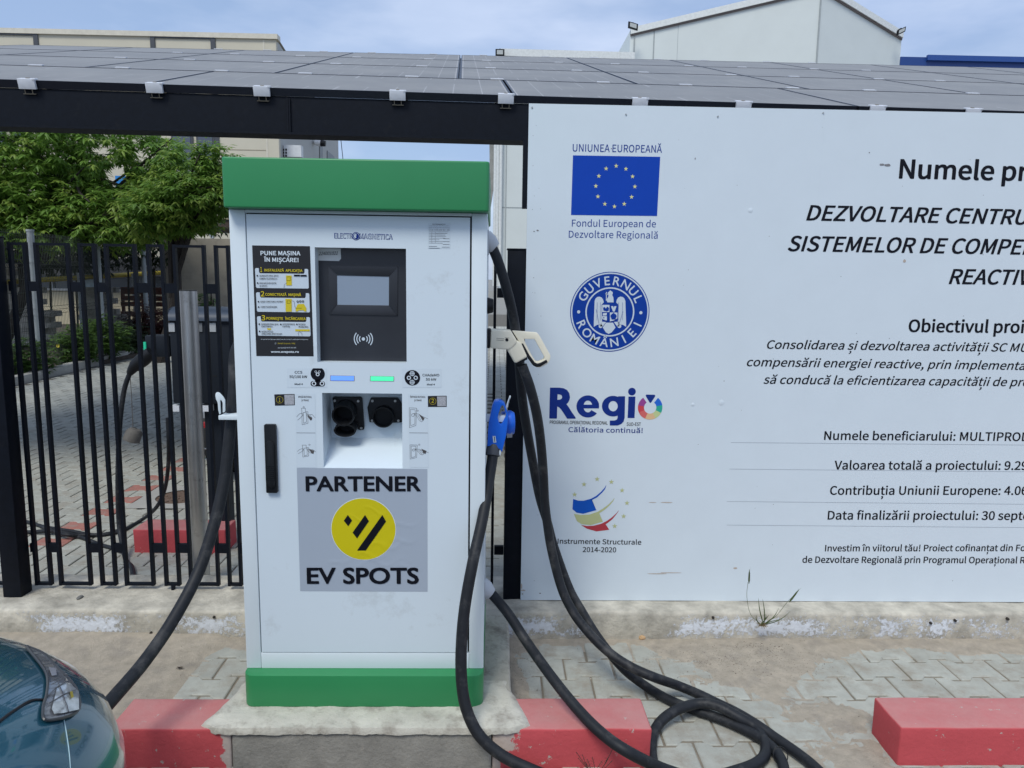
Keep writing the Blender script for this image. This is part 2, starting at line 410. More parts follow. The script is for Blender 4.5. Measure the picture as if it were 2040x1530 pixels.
# ------------------------------------------------------------------ red kerb blocks
def red_mat(name, xl=None, side=1, face=None, wear=.0):
    def ex(M_, x, y, z, nz):
        e = .2
        if xl is not None:
            e = M_('MULTIPLY', M_('SUBTRACT', x, xl), side)
        if wear:
            # scraped zone left of x=face on the front face
            z1 = M_('ADD', M_('SUBTRACT', x, face), M_('MULTIPLY', M_('SUBTRACT', nz(60, 10, .8), .45), wear))
            e = M_('MINIMUM', e, M_('MAXIMUM', z1, M_('SUBTRACT', .055, z)))
        return e
    return masked(name, (.44,.37,.33), RED, ex, nscale=26, soft=.003, amp=.09 if xl is not None else .02, bump=.35, bscale=70, chip=.63, v1=.25, v2=.10, dust=.42)
def kerb(x0, x1, y0, y1, label, m_, lip=0):
    bx = rough_box(x0, x1, y0, y1, -.03, .135, step=.05, amp=.0028, f=8, rnd=.007)
    return solo('kerb_block', bx, m_, label, 'kerb block', group='red painted kerb blocks', at=((x0+x1)/2, (y0+y1)/2, 0), smooth=True, fix=False)
kerb(-1.225, -.835, 2.205, 2.380, 'red painted kerb block left of the plinth, by the blue car', red_mat('kerb_paint_a', -.862, -1))
kerb(.006, .525, 2.205, 2.385, 'red painted kerb block right of the plinth, cable lying across it', red_mat('kerb_paint_b', .03, 1, .09, .12))
kerb(1.352, 3.2, 2.212, 2.392, 'red painted kerb block at the right edge in front of the notice board', red_mat('kerb_paint_c'))
kerb(-2.045, -1.525, 4.075, 4.258, 'red painted kerb block behind the fence beside the steel bollard', red_mat('kerb_paint_d'))

# ------------------------------------------------------------------ black fence
FY0, FY1 = 3.271, 3.293
def rods_fence(label, loops, posts, rails, foot=None, group=None):
    f = thing('steel_fence', label, 'fence', (posts[0][0], 3.25, .13), group)
    for (x, w_, zt) in posts:
        b = MB(); b.box(x-w_/2, x+w_/2, 3.19, 3.19+w_, .125, zt); b.box(x-w_/2-.004, x+w_/2+.004, 3.186, 3.194+w_, zt, zt+.006)
        part('post', b, blacksteel, f, bevel=.004)
    for (xa, xb) in loops:
        b = MB(); t = .0125
        b.box(xa-t/2, xa+t/2, FY0, FY1, .150, 1.703); b.box(xb-t/2, xb+t/2, FY0, FY1, .150, 1.703)
        b.box(xa+t/2, xb-t/2, FY0+.001, FY1-.001, .151, .162); b.box(xa+t/2, xb-t/2, FY0+.001, FY1-.001, 1.691, 1.702)
        part('rod_loop', b, blacksteel, f)
    for (xa, xb) in rails:
        for z in (1.515, .33):
            b = MB(); b.box(xa, xb, FY0+.002, FY1-.002, z-.021, z+.021); part('rail', b, blacksteel, f)
    for x in (foot or []):
        b = MB(); b.box(x-.006, x+.006, 3.272, 3.292, .128, .150); part('foot', b, blacksteel, f)
    return f
def fx(u, v): return A(u, v, 3.282).x
rx = [fx(u, 640) for u in (36, 65, 88, 145, 172, 200, 226, 280, 310, 335, 362, 417, 440, 466)]
# x at mid height measured from the bottoms as well
rt_ = [23, 52, 73, 134, 161, 189, 213, 266, 297, 322, 349, 404, 428, 455]
rb_ = [73, 101, 122, 182, 204, 230, 252, 308, 331, 358, 380, 437, 460, 480]
rx = [(fx(a, 491)+fx(c, 1167))/2 for a, c in zip(rt_, rb_)]
px_l = (A(9, 481, 3.19).x+A(64, 1180, 3.19).x)/2
loops = [(rx[i], rx[i+1]) for i in range(0, 14, 2)]+[(px_l-.23, px_l-.17), (px_l-.44, px_l-.31)]
extra = [(rx[13]+.055, rx[13]+.17), (rx[13]+.225, rx[13]+.28), (rx[13]+.335, rx[13]+.45), (rx[13]+.505, rx[13]+.56)]
rails = [(px_l-.05, rx[0]-.009)]+[(rx[i]+.0065, rx[i+1]-.0065) for i in range(1, 12, 2)]+[(rx[13]+.0065, rx[13]+.046), (px_l-.16, px_l-.10)]
rods_fence('black steel fence of narrow rod loops between the left post and the charging station', loops+extra, [(px_l-.092, .08, 1.72)], rails, foot=[(rx[8]+rx[9])/2])
pr_ = (A(1008, 520, 3.19).x+A(1000, 1187, 3.19).x)/2
rods_fence('black fence post with rails in the gap between the charging station and notice board',
           [(pr_-.032-.145, pr_-.046), (pr_+.19, pr_+.30)], [(pr_+.05, .087, 1.70)], [(pr_-.037, pr_+.006), (pr_+.095, pr_+.18)])

# ------------------------------------------------------------------ lettering
FONTS = {'v': None}
try:
    FONTS['s'] = bpy.data.fonts.load(os.path.join(bpy.utils.resource_path('LOCAL'), 'datafiles', 'fonts', 'Noto Sans CJK Regular.woff2'))
    FONTS['i'] = bpy.data.fonts.load(os.path.join(bpy.utils.resource_path('LOCAL'), 'datafiles', 'fonts', 'Inter.woff2'))
except Exception: FONTS['i'] = None
_tc = {}
def glyphs(s, font='v', bold=0.0, shear=0.0):
    SUBS = {'ș':'s','ț':'t','ţ':'t','Ș':'S','Ț':'T','ş':'s'}
    if font == 's' and any(c in SUBS for c in s):      # comma-below letters are put together from letter and comma
        base = ''.join(SUBS.get(c, c) for c in s)
        vs, fs = glyphs(base, font, bold, shear); vs, fs = list(vs), list(fs)
        cv, cf = glyphs(',', font, bold, shear); cx0, cx1 = min(v[0] for v in cv), max(v[0] for v in cv); ch_ = max(v[1] for v in cv)
        for i, c in enumerate(s):
            if c in SUBS:
                gv, _ = glyphs(base[i], font, bold, shear); w_ = max(v[0] for v in gv)-min(v[0] for v in gv)
                r_ = max(v[0] for v in glyphs(base[:i+1], font, bold, shear)[0]); mx_ = r_-w_*.55
                n0 = len(vs); vs += [(mx_+(v[0]-(cx0+cx1)/2)*.85, (v[1]-ch_)*.8-.045) for v in cv]; fs += [tuple(n0+k for k in f) for f in cf]
        return vs, fs
    key = (s, font, bold, shear)
    if key in _tc: return _tc[key]
    c = bpy.data.curves.new('t', 'FONT')
    if FONTS.get(font): c.font = FONTS[font]
    c.body = s; c.offset = bold; c.shear = shear; c.resolution_u = 4; c.fill_mode = 'FRONT'
    o = bpy.data.objects.new('t', c); COL.objects.link(o)
    dg = bpy.context.evaluated_depsgraph_get(); dg.update()
    me = bpy.data.meshes.new_from_object(o.evaluated_get(dg))
    vs = [(v.co.x, v.co.y) for v in me.vertices]; fs = [tuple(p.vertices) for p in me.polygons]
    bpy.data.objects.remove(o); bpy.data.curves.remove(c); bpy.data.meshes.remove(me)
    _tc[key] = (vs, fs); return vs, fs
def ext_of(s, **k):
    vs, _ = glyphs(s, **k); xs_ = [v[0] for v in vs]; return min(xs_), max(xs_)
def text(mb, s, a, c, cap, vis=None, font='s', bold=.012, shear=0.0, lift=0.0, off=0.0):
    """s set along the world points a -> c (extent of the string vis), cap height in metres"""
    a, c = Vector(a), Vector(c)
    vs, fs = glyphs(s, font=font, bold=off, shear=shear)
    x0, x1 = ext_of(vis or s, font=font, bold=off, shear=shear)
    hv, _ = glyphs('H', font=font, bold=0); H = max(v[1] for v in hv)
    ex = (c-a)/(x1-x0); ez = Vector((0, 0, 1))*(cap/H); o = Vector((0, -lift, 0))
    cps = [(0,0)] if bold < .003 else [(0,0),(-1,0),(1,0),(.7,.7),(-.7,.7),(.7,-.7),(-.7,-.7)]
    for i, (cx, cy) in enumerate(cps):
        q = o+ex*(cx*bold*H/.72)+ez*(cy*bold*H/.72)+Vector((0, -.00004*i, 0)); mb.add([a+ex*(x-x0)+ez*y+q for x, y in vs], fs)
    return mb
def text_px(mb, s, pa, pc, cap_px, Y, **k):
    a, c = A(*pa, Y), A(*pc, Y)
    cap = (A(pa[0], pa[1]-cap_px, Y)-a).z
    return text(mb, s, a, c, cap, **k)
def arc_text(mb, s, C0, r, a0, a1, cap, Y, top=True, font='v', bold=0.0, sx=1.0):
    hv, _ = glyphs('H', font=font, bold=0); H = max(v[1] for v in hv); k = cap/H; n = len(s)
    for i, ch in enumerate(s):
        a = a0+(a1-a0)*i/(n-1); vs, fs = glyphs(ch, font=font, bold=bold)
        xm = (min(v[0] for v in vs)+max(v[0] for v in vs))/2
        P = []
        for x, y in vs:
            lx = (x-xm)*k*sx; ly = y*k
            if top: rad = Vector((cos(a), sin(a))); tan_ = Vector((sin(a), -cos(a))); q = rad*(r+ly)+tan_*lx
            else: rad = Vector((cos(a), sin(a))); tan_ = Vector((-sin(a), cos(a))); q = rad*(r-ly)+tan_*lx
            P.append((C0.x+q.x, Y, C0.z+q.y))
        mb.add(P, fs)
def disc(mb, C0, r, Y, n=48, r0=0, a0=0, a1=2*pi, rz=None):
    rz = rz or 1
    if r0 == 0 and abs(a1-a0-2*pi) < 1e-6:
        return mb.poly([(C0.x+r*cos(2*pi*i/n), Y, C0.z+rz*r*sin(2*pi*i/n)) for i in range(n)])
    P = [(C0.x+q*cos(a0+(a1-a0)*i/n), Y, C0.z+rz*q*sin(a0+(a1-a0)*i/n)) for q in (r0, r) for i in range(n+1)]
    return mb.add(P, [(i, i+1, n+2+i, n+1+i) for i in range(n)])
def star(mb, c, r, Y):
    P = []
    for i in range(10):
        a = pi/2+i*pi/5; q = r if i % 2 == 0 else r*.39; P.append((c.x+q*cos(a), Y, c.z+q*sin(a)))
    P.append((c.x, Y, c.z)); return mb.add(P, [(10, i, (i+1) % 10) for i in range(10)])
def quad_px(mb, pts, Y): return mb.poly([A(u, v, Y) for u, v in pts])
def line_px(mb, pts, Y, w=.0012):
    P = [A(u, v, Y) for u, v in pts]
    for a, c in zip(P, P[1:]):
        d = (c-a); 
        if d.length < 1e-6: continue
        n = Vector((-d.z, 0, d.x)).normalized()*w/2
        mb.poly([a-n, c-n, c+n, a+n])
def rrect(x0, x1, z0, z1, r, n=5):
    P = []
    for (cx, cz, a0) in ((x1-r, z1-r, 0), (x0+r, z1-r, pi/2), (x0+r, z0+r, pi), (x1-r, z0+r, 1.5*pi)):
        P += [(cx+r*cos(a0+pi/2*i/n), cz+r*sin(a0+pi/2*i/n)) for i in range(n+1)]
    return P

ink = mat('ink_black', (.006,.007,.012), .5, var=.05, spec=.15)
ink_blue = mat('ink_blue', (.010,.045,.27), .5, var=.05, spec=.2)
ink_navy = mat('ink_navy', (.006,.028,.21), .5, var=.05, spec=.2)
print_white = mat('print_white', (.66,.74,.80), .45, var=.02)
print_yellow = mat('print_yellow', (.62,.50,.012), .42, var=.03)
print_grey = mat('print_grey', (.22,.22,.23), .5)
print_pale = mat('print_pale', (.56,.64,.71), .45, var=.02)
sticker_black = mat('sticker_black', (.012,.011,.013), .38, var=.2, scale=12)

# ------------------------------------------------------------------ charging station
BX0, BX1, BZ0, BZ1 = -.8257, -.0257, .150, 1.928
DY = 2.352
st = thing('charging_station', 'white fast charging station with green cap and base and black screen panel, on the plinth', 'charging station', (-.426, 2.6, .15))
def rr_plan(x0, x1, y0, y1, r, n=6):
    return rrect(x0, x1, y0, y1, r, n)
b = MB(); b.slab(rr_plan(BX0, BX1, 2.304, 2.98, .035), .150, .262); part('base_skirt', b, green_paint, st, bevel=.0035)
cz0 = A(443, 413, 2.304).z
b = MB(); b.slab(rr_plan(BX0-.002, BX1+.004, 2.304, 2.99, .012, 4), cz0, BZ1+.002); part('cap', b, green_paint, st, bevel=.006, seg=3)
bx0 = (A(489.5, 1336, DY).x+A(457.5, 414, DY).x)/2; bx1 = (A(963.7, 1336, DY).x+A(971, 430, DY).x)/2
ftop = cz0; fbot = .262
ix0 = (A(492, 424, DY).x+A(519, 1299, DY).x)/2; ix1 = (A(936, 433, DY).x+A(935, 1301, DY).x)/2
dz1 = A(700, 429, DY).z; dz0 = A(700, 1300, DY).z
b = MB(); b.box(bx0+.002, bx1-.002, DY+.145, 2.97, .262, cz0+.001); b.box(bx0+.002, bx0+.006, DY+.018, DY+.144, .262, cz0+.001); b.box(bx1-.006, bx1-.002, DY+.018, DY+.144, .262, cz0+.001); part('cabinet', b, white_frame, st)
b = MB()
for q in ((ix0-.006, ix0+.012, dz0-.005, dz1+.005), (ix1-.012, ix1+.006, dz0-.005, dz1+.005), (ix0+.0121, ix1-.0121, dz0-.005, dz0+.010), (ix0+.0121, ix1-.0121, dz1-.010, dz1+.005)): b.box(q[0], q[1], DY+.0165, DY+.0178, q[2], q[3])
part('door_seal', b, darkgap, st)
for (a, c) in ((bx0, ix0-.0025), (ix1+.0025, bx1)):
    b = MB(); b.box(a, c, DY-.001, DY+.0175, .262, cz0-.001); part('frame_post', b, white_frame, st, bevel=.004)
b = MB(); b.box(ix0-.0022, ix1+.0022, DY-.0005, DY+.0174, .262, dz0-.002); part('bottom_rail', b, white_frame, st, bevel=.002)
b = MB(); b.box(ix0-.0022, ix1+.0022, DY+.001, DY+.0174, dz1+.003, cz0-.001); part('top_rail', b, white_frame, st, bevel=.001)
# door skin with two real openings
dx0, dx1 = ix0+.0008, ix1-.0028
dz0b, dz1b = dz0+.001, dz1-.001
def holeof(p): 
    q = [A(u, v, DY) for u, v in p]; return (min(q[0].x, q[3].x)+max(q[0].x, q[3].x))/2, (q[1].x+q[2].x)/2, (q[2].z+q[3].z)/2, (q[0].z+q[1].z)/2
H1 = holeof([(627,491),(808,497),(811,723),(632,722)])
H2 = holeof([(642.5,782),(801,785),(802,933),(644,932)])
xs = sorted({dx0, dx1, H1[0], H1[1], H2[0], H2[1]}); zs = sorted({dz0b, dz1b, H1[2], H1[3], H2[2], H2[3]})
b = MB()
inside = lambda x, z, h: h[0] < x < h[1] and h[2] < z < h[3]
for i in range(len(xs)-1):
    for j in range(len(zs)-1):
        cx, cz = (xs[i]+xs[i+1])/2, (zs[j]+zs[j+1])/2
        if inside(cx, cz, H1) or inside(cx, cz, H2): continue
        b.add([(xs[i],DY,zs[j]),(xs[i+1],DY,zs[j]),(xs[i+1],DY,zs[j+1]),(xs[i],DY,zs[j+1])], [(0,1,2,3)])
def ringwall(mb, h, y0, y1):
    x0, x1, z0, z1 = h
    mb.add([(x0,y0,z0),(x1,y0,z0),(x1,y0,z1),(x0,y0,z1),(x0,y1,z0),(x1,y1,z0),(x1,y1,z1),(x0,y1,z1)], [(0,1,5,4),(1,2,6,5),(2,3,7,6),(3,0,4,7)])
ringwall(b, (dx0, dx1, dz0b, dz1b), DY, DY+.016)
ringwall(b, H1, DY, DY+.045)
part('door', b, white_paint, st, fix=False)
# screen recess
sc_y = DY+.044
panel_m = mat('screen_panel_charcoal', (.022,.024,.030), .34, var=.2, scale=7, spec=.5)
b = MB(); b.add([(H1[0],sc_y,H1[2]),(H1[1],sc_y,H1[2]),(H1[1],sc_y,H1[3]),(H1[0],sc_y,H1[3])], [(0,1,2,3)])
pn = part('screen_panel', b, panel_m, st, fix=False)
z5 = zoomed(420, 300, 3.517)
def fr(mb, pts, inn, Y0, Y1):
    o_ = [A(*p, Y0) for p in pts]; i_ = [A(*p, Y0) for p in inn]
    for k in range(4):
        q = [o_[k], o_[(k+1) % 4], i_[(k+1) % 4], i_[k]]
        mb.ext(q, (0, Y1-Y0, 0))
b = MB(); fr(b, [z5(822,806),z5(1310,814),z5(1308,1158),z5(830,1148)], [z5(884,875),z5(1248,884),z5(1247,1085),z5(886,1080)], sc_y-.0035, sc_y-.0005)
part('screen_bezel', b, panel_m, st, bevel=.0012)
scr = mat('screen_glass', (.16,.20,.26), .22, var=.03, emit=(.15,.20,.27), estr=.28)
b = MB(); quad_px(b, [z5(883,874),z5(1249,883),z5(1248,1086),z5(885,1081)], sc_y-.0015); part('display', b, scr, st, fix=False)
b = MB(); cN = A(*z5(1069,1320), sc_y-.001); kx = (A(*z5(1138,1320), sc_y)-cN).x
disc(b, cN, kx*.17, sc_y-.001, 20)
for r_ in (.46, .72, .98):
    for sgn in (0, pi): disc(b, cN, kx*r_, sc_y-.001, 14, r0=kx*(r_-.10), a0=sgn-.72, a1=sgn+.72)
part('contactless_symbol', b, print_pale, st, fix=False)
b = MB(); quad_px(b, [z5(748,682),z5(910,686),z5(912,757),z5(898,774),z5(748,770)], sc_y-.0012); part('number_label', b, mat('label_cream', (.60,.62,.60), .6), st, fix=False)
b = MB(); text_px(b, '224001021', z5(755,733), z5(890,730), 6.6, sc_y-.002, shear=.35, bold=.004); part('handwriting', b, ink, st, fix=False)

# socket bay with sloping floor
bay_y = DY+.125
x0, x1, z0, z1 = H2
zb = A(720, 872, bay_y).z
b = MB()
b.add([(x0,DY,z0),(x1,DY,z0),(x1,DY,z1),(x0,DY,z1),(x0,bay_y,zb),(x1,bay_y,zb),(x1,bay_y,z1),(x0,bay_y,z1)],
      [(0,1,5,4),(1,2,6,5),(2,3,7,6),(3,0,4,7),(4,5,6,7)])
part('socket_bay', b, white_paint, st, fix=False)
z6 = zoomed(540, 720, 5.667)
def plate(pts, y, t=.007): 
    q = [A(*p, y) for p in pts]; mb = MB(); mb.ext(q, (0, t, 0)); return mb
# CCS holster
fy = bay_y-.02
b = plate([z6(693,408),z6(712,402),z6(1008,402),z6(1026,412),z6(1052,745),z6(1045,772),z6(1010,778),z6(760,700),z6(722,690)], fy, .012)
cs = part('ccs_holster', b, blackplastic, st, bevel=.002)
def barrel(c, r, axis, ln, ri=None, name='barrel', par=None, seg=28, flat=1.0):
    mb = MB(); c = Vector(c); ax = Vector(axis).normalized(); u_ = ax.cross(Vector((0,0,1))).normalized(); w_ = ax.cross(u_)
    ri = ri or r*.86
    R = []
    for (rr_, t) in ((r, 0), (r, ln), (r*.98, ln+.001), (ri, ln), (ri*.97, ln*.1)):
        R.append([c+ax*t+(u_*cos(2*pi*i/seg)+w_*sin(2*pi*i/seg)*flat)*rr_ for i in range(seg+1)])
    mb.grid(R); mb.poly(R[-1][:-1])
    return part(name, mb, blackplastic, par, smooth=True)
fc = A(*z6(845,600), fy-.05); pxm = (A(*z6(945,600), fy-.05)-A(*z6(845,600), fy-.05)).x/100
cbase = A(*z6(850,545), fy)
barrel(cbase, pxm*128, (0, -1, -.18), .058, name='barrel', par=cs)
c2 = A(*z6(865,720), fy)
barrel(c2, pxm*126, (0, -1, -.18), .050, ri=pxm*108, name='barrel', par=cs, flat=.62)
b = MB()
for q in ((720,443),(985,447),(1020,752)):
    p = A(*z6(*q), fy-.001); b.cyl(p, p+Vector((0,-.004,0)), .0042, seg=12)
part('screw', b, screwm, cs)['kind'] = 'stuff'
fy2 = bay_y-.012
b = plate([z6(1125,408),z6(1428,410),z6(1476,478),z6(1478,690),z6(1370,694),z6(1340,722),z6(1290,731),z6(1225,724),z6(1195,690),z6(1110,688),z6(1086,520)], fy2, .010)
ch = part('chademo_holster', b, blackplastic, st, bevel=.002)
barrel(A(*z6(1275,612), fy2), pxm*124, (0, -1, -.12), .022, ri=pxm*112, name='barrel', par=ch)
b = MB()
for q in ((1145,446),(1402,446),(1142,668),(1438,668)):
    p = A(*z6(*q), fy2-.001); b.cyl(p, p+Vector((0,-.003,0)), .0042, seg=12)
part('screw', b, screwm, ch)['kind'] = 'stuff'
# LED strips
for pts, c, e in (([z6(668,158),z6(942,163),z6(942,221),z6(667,218)], (.10,.22,.75), (.12,.30,1.0)), ([z6(1118,164),z6(1389,168),z6(1388,225),z6(1117,222)], (.08,.6,.3), (.05,.8,.35))):
    b = MB(); quad_px(b, pts, DY-.0008); fm = part('indicator_light', b, print_grey, st, fix=False)
    cx = sum(p[0] for p in pts)/4; cy = sum(p[1] for p in pts)/4
    b = MB(); quad_px(b, [(cx+(p[0]-cx)*.955, cy+(p[1]-cy)*.86) for p in pts], DY-.0014)
    nm = 'led_blue' if c[2] > .5 else 'led_green'
    part('lens', b, mat(nm, c, .4, emit=e, estr=.55), fm, fix=False)
# handle
zh = zoomed(480, 720, 3.923)
q = [A(*zh(*p), DY-.012) for p in ((180,492),(272,492),(286,1028),(192,1028))]
b = MB(); b.prism(rrect(q[0].x, q[1].x-.001, q[2].z, q[0].z, .004, 3), DY-.014, DY-.0003); hd = part('door_handle', b, blackplastic, st, bevel=.003)
b = MB(); xm = (q[0].x+q[1].x)/2; b.prism(rrect(xm-.0125, xm+.0125, q[2].z+.018, q[0].z-.052, .012, 6), DY-.020, DY-.0145); part('grip', b, blackplastic, hd, bevel=.003)
b = MB()
for k in range(8): z = q[2].z+.045+k*.0065; b.box(xm-.0105, xm+.0105, DY-.0216, DY-.020, z, z+.003)
part('grip_rib', b, blackplastic, hd)['kind'] = 'stuff'

# --- stickers on the door
def decal(name, layers, k0=1):
    """layers: list of (builder, material); first is the backing, the rest are prints on it"""
    root = None
    for i, (fn, m_) in enumerate(layers):
        b = MB(); fn(b, DY-.0006*(i+k0))
        if not b.v: continue
        o = part(name if root is None else 'print', b, m_, st if root is None else root, fix=False)
        if root is None: root = o
    return root
zi = zoomed(490, 470, 6.12)
def rounded_px(mb, Z_, x0, y0, x1, y1, Y, r=12, sk=.11):
    pts = [(x0+r,y0),(x1-r,y0),(x1,y0+r),(x1,y1-r),(x1-r,y1),(x0+r,y1),(x0,y1-r),(x0,y0+r)]
    mb.poly([A(*Z_(p[0], p[1]), Y) for p in pts])
def inst_white(mb, Y):
    for (x0, y0, x1, y1, d) in ((110,392,758,640,14),(122,688,772,930,13),(134,980,780,1222,12)):
        pts = [(x0+10,y0),(x0+45,y0),(x0+50,y0+48),(x0+60,y0+64),(x1-56,y0+70),(x1-44,y0+56),(x1-42,y0+10),(x1-10,y0+10),(x1,y0+22),(x1+8,y1-10),(x1-2,y1+2),(x0+22,y1-6),(x0+12,y1-18),(x0,y0+12)]
        P = [A(*zi(*p), Y) for p in pts]
        # centre-fan is unsafe for concave shapes: build from two bands
        mb.poly([P[0], P[1], P[2], P[13]]); mb.poly([P[5], P[6], P[7], P[8]])
        mb.poly([P[13], P[2], P[3], P[4], P[5], P[8], P[9], P[10], P[11], P[12]])
def inst_wtext(mb, Y):
    T = lambda s, x0, y0, x1, y1, cap, **k: text_px(mb, s, zi(x0,y0), zi(x1,y1), cap/6.12, Y, **k)
    T('PUNE MAȘINA', 180,234,662,236, 50, bold=.03); T('ÎN MIȘCARE!', 222,312,640,318, 48, bold=.03)
    T('în caz de funcționare defectuoasă, intrați în aplicație în secțiunea', 182,1266,758,1268, 12, bold=.0)
    T('sau apelați: 0376 444 644', 388,1370,612,1370, 14, bold=.0)
    T('www.evspots.ro', 305,1424,645,1424, 26, bold=.03, font='v')
    disc(mb, A(*zi(360,1312), Y), .0023, Y, 16, r0=.0018)
def inst_ytext(mb, Y):
    T = lambda s, x0, y0, x1, y1, cap, **k: text_px(mb, s, zi(x0,y0), zi(x1,y1), cap/6.12, Y, **k)
    T('1', 176,440,196,440, 60, bold=.012); T('INSTALEAZĂ', 226,432,462,434, 30, bold=.03); T('APLICAȚIA', 485,436,688,438, 30, bold=.03)
    T('2', 183,736,224,736, 60, bold=.02); T('CONECTEAZĂ', 238,728,494,730, 30, bold=.03); T('MAȘINĂ', 520,731,672,733, 30, bold=.03)
    T('3', 192,1028,234,1028, 60, bold=.02); T('PORNEȘTE', 250,1020,452,1022, 30, bold=.03); T('ÎNCĂRCAREA', 478,1023,728,1025, 30, bold=.03)
    T('Detalii Suport / FAQ', 390,1318,600,1318, 15, bold=.0)
    for (x0, y0, x1, y1) in ((487,482,556,603),(480,766,556,924),(598,1138,776,1162),(258,1124,304,1146)):
        quad_px(mb, [zi(x0,y0),zi(x1,y0),zi(x1+2,y1),zi(x0+5,y1)], Y)
    mb.poly([A(*zi(*p), Y) for p in ((606,920),(606,882),(632,830),(706,828),(736,880),(736,922),(712,922),(704,908),(640,908),(632,922))])
def inst_ktext(mb, Y):
    T = lambda s, x0, y0, x1, y1, cap=18, **k: text_px(mb, s, zi(x0,y0), zi(x1,y1), cap/6.12, Y, bold=.012, **k)
    T('SCANEAZĂ CODUL QR CU', 165,494,396,494); T('CAMERA TELEFONULUI', 165,530,378,530); T('DESCARCĂ APLICAȚIA', 166,584,370,584); T('EV SPOTS', 168,618,258,618)
    T('ALEGE CONECTORUL POTRIVIT', 176,810,456,810); T('CONECTEAZĂ MAȘINA', 180,874,380,874)
    T('SCANEAZĂ CODUL QR AL', 186,1084,398,1086); T('CONECTORULUI', 186,1112,322,1112); T('ALEGE METODA DE', 446,1084,596,1086); T('PLATĂ DIN', 446,1112,534,1114)
    T('ÎNCEPEȚI', 640,1086,724,1088); T('ÎNCĂRCAREA', 640,1116,760,1118); T('ALEGE STAȚIA ȘI', 190,1174,330,1176); T('CONECTORUL DORIT DIN APP', 190,1202,440,1204)
    for (x, y) in ((138,484),(142,574),(152,802),(154,866),(162,1075),(424,1077),(620,1077),(166,1163)): disc(mb, A(*zi(x,y), Y), .0024, Y, 10)
    for (x, y) in ((630,800),(662,798),(694,798)): disc(mb, A(*zi(x,y), Y), .0035, Y, 10, r0=.0018)
    for q in (((498,498),(540,498),(540,545),(498,545),(498,498)), ((500,790),(540,790),(540,820),(500,820),(500,790)), ((556,790),(585,796),(600,880),(680,880)), ((462,640),(470,590),(500,570)), ((642,1215),(636,1180),(655,1165),(684,1190),(682,1215))):
        line_px(mb, [zi(*p) for p in q], Y, .0007)
    for (x0, x1, y) in ((584,658,482),(664,740,484)): quad_px(mb, [zi(x0,y-10),zi(x1,y-10),zi(x1,y+10),zi(x0,y+10)], Y)
decal('instruction_sticker', [
    (lambda mb, Y: quad_px(mb, [zi(75,115),zi(780,125),zi(825,1468),zi(127,1465)], Y), sticker_black),
    (inst_white, print_pale), (inst_wtext, print_white), (inst_ytext, print_yellow), (inst_ktext, ink)])

z3 = zoomed(640, 440, 7.286)
decal('maker_logo', [
    (lambda mb, Y: (text_px(mb, 'ELECTR', z3(193,251), z3(452,255), 9.8, Y, bold=.045), text_px(mb, 'MAGNETICA', z3(560,258), z3(1033,269), 9.8, Y, bold=.045), disc(mb, A(*z3(505,223), Y), .0126, Y, 32)), ink_navy),
    (lambda mb, Y: (text_px(mb, 'ELECTR', z3(202,246), z3(446,250), 8.2, Y, bold=.010), text_px(mb, 'MAGNETICA', z3(567,254), z3(1025,264), 8.2, Y, bold=.010), disc(mb, A(*z3(505,223), Y), .0105, Y, 32)), print_pale),
    (lambda mb, Y: (disc(mb, A(*z3(505,223), Y), .0092, Y, 32)), ink_navy),
    (lambda mb, Y: mb.poly([A(*z3(*p), Y) for p in ((478,196),(500,188),(516,204),(500,222),(512,238),(490,256),(474,228))]), print_pale)])
def plate_lines(mb, Y):
    text_px(mb, 'ELECTROMAGNETICA', z3(1615,56), z3(1800,58), 2.0, Y, bold=.01)
    text_px(mb, 'Calea Rahovei 266-268, sector 5', z3(1570,76), z3(1855,78), 1.4, Y, bold=0)
    text_px(mb, 'Stație încărcare vehicule electrice', z3(1562,106), z3(1862,107), 1.9, Y, bold=0)
    text_px(mb, 'Cod: 100 kW DC  CE', z3(1562,140), z3(1862,142), 2.6, Y, bold=.004)
    for y in (158,180,204,226,250,272,298,322): line_px(mb, [z3(1562,y), z3(1700+((y*37) % 150), y+1)], Y, .0008)
    line_px(mb, [z3(1604,158), z3(1604,325)], Y, .0006); line_px(mb, [z3(1656,158), z3(1656,325)], Y, .0006)
    for x0, x1, y in ((1668,1830,182),(1668,1800,205),(1770,1860,258),(1770,1862,300),(1562,1680,370),(1562,1720,395),(1765,1862,342),(1750,1862,380)): line_px(mb, [z3(x0,y), z3(x1,y+1)], Y, .0012)
decal('rating_label', [(lambda mb, Y: quad_px(mb, [z3(1548,32),z3(1872,34),z3(1872,404),z3(1548,402)], Y), mat('label_white', (.60,.685,.745), .5, var=.02)), (plate_lines, mat('ink_grey', (.14,.15,.17), .5))])

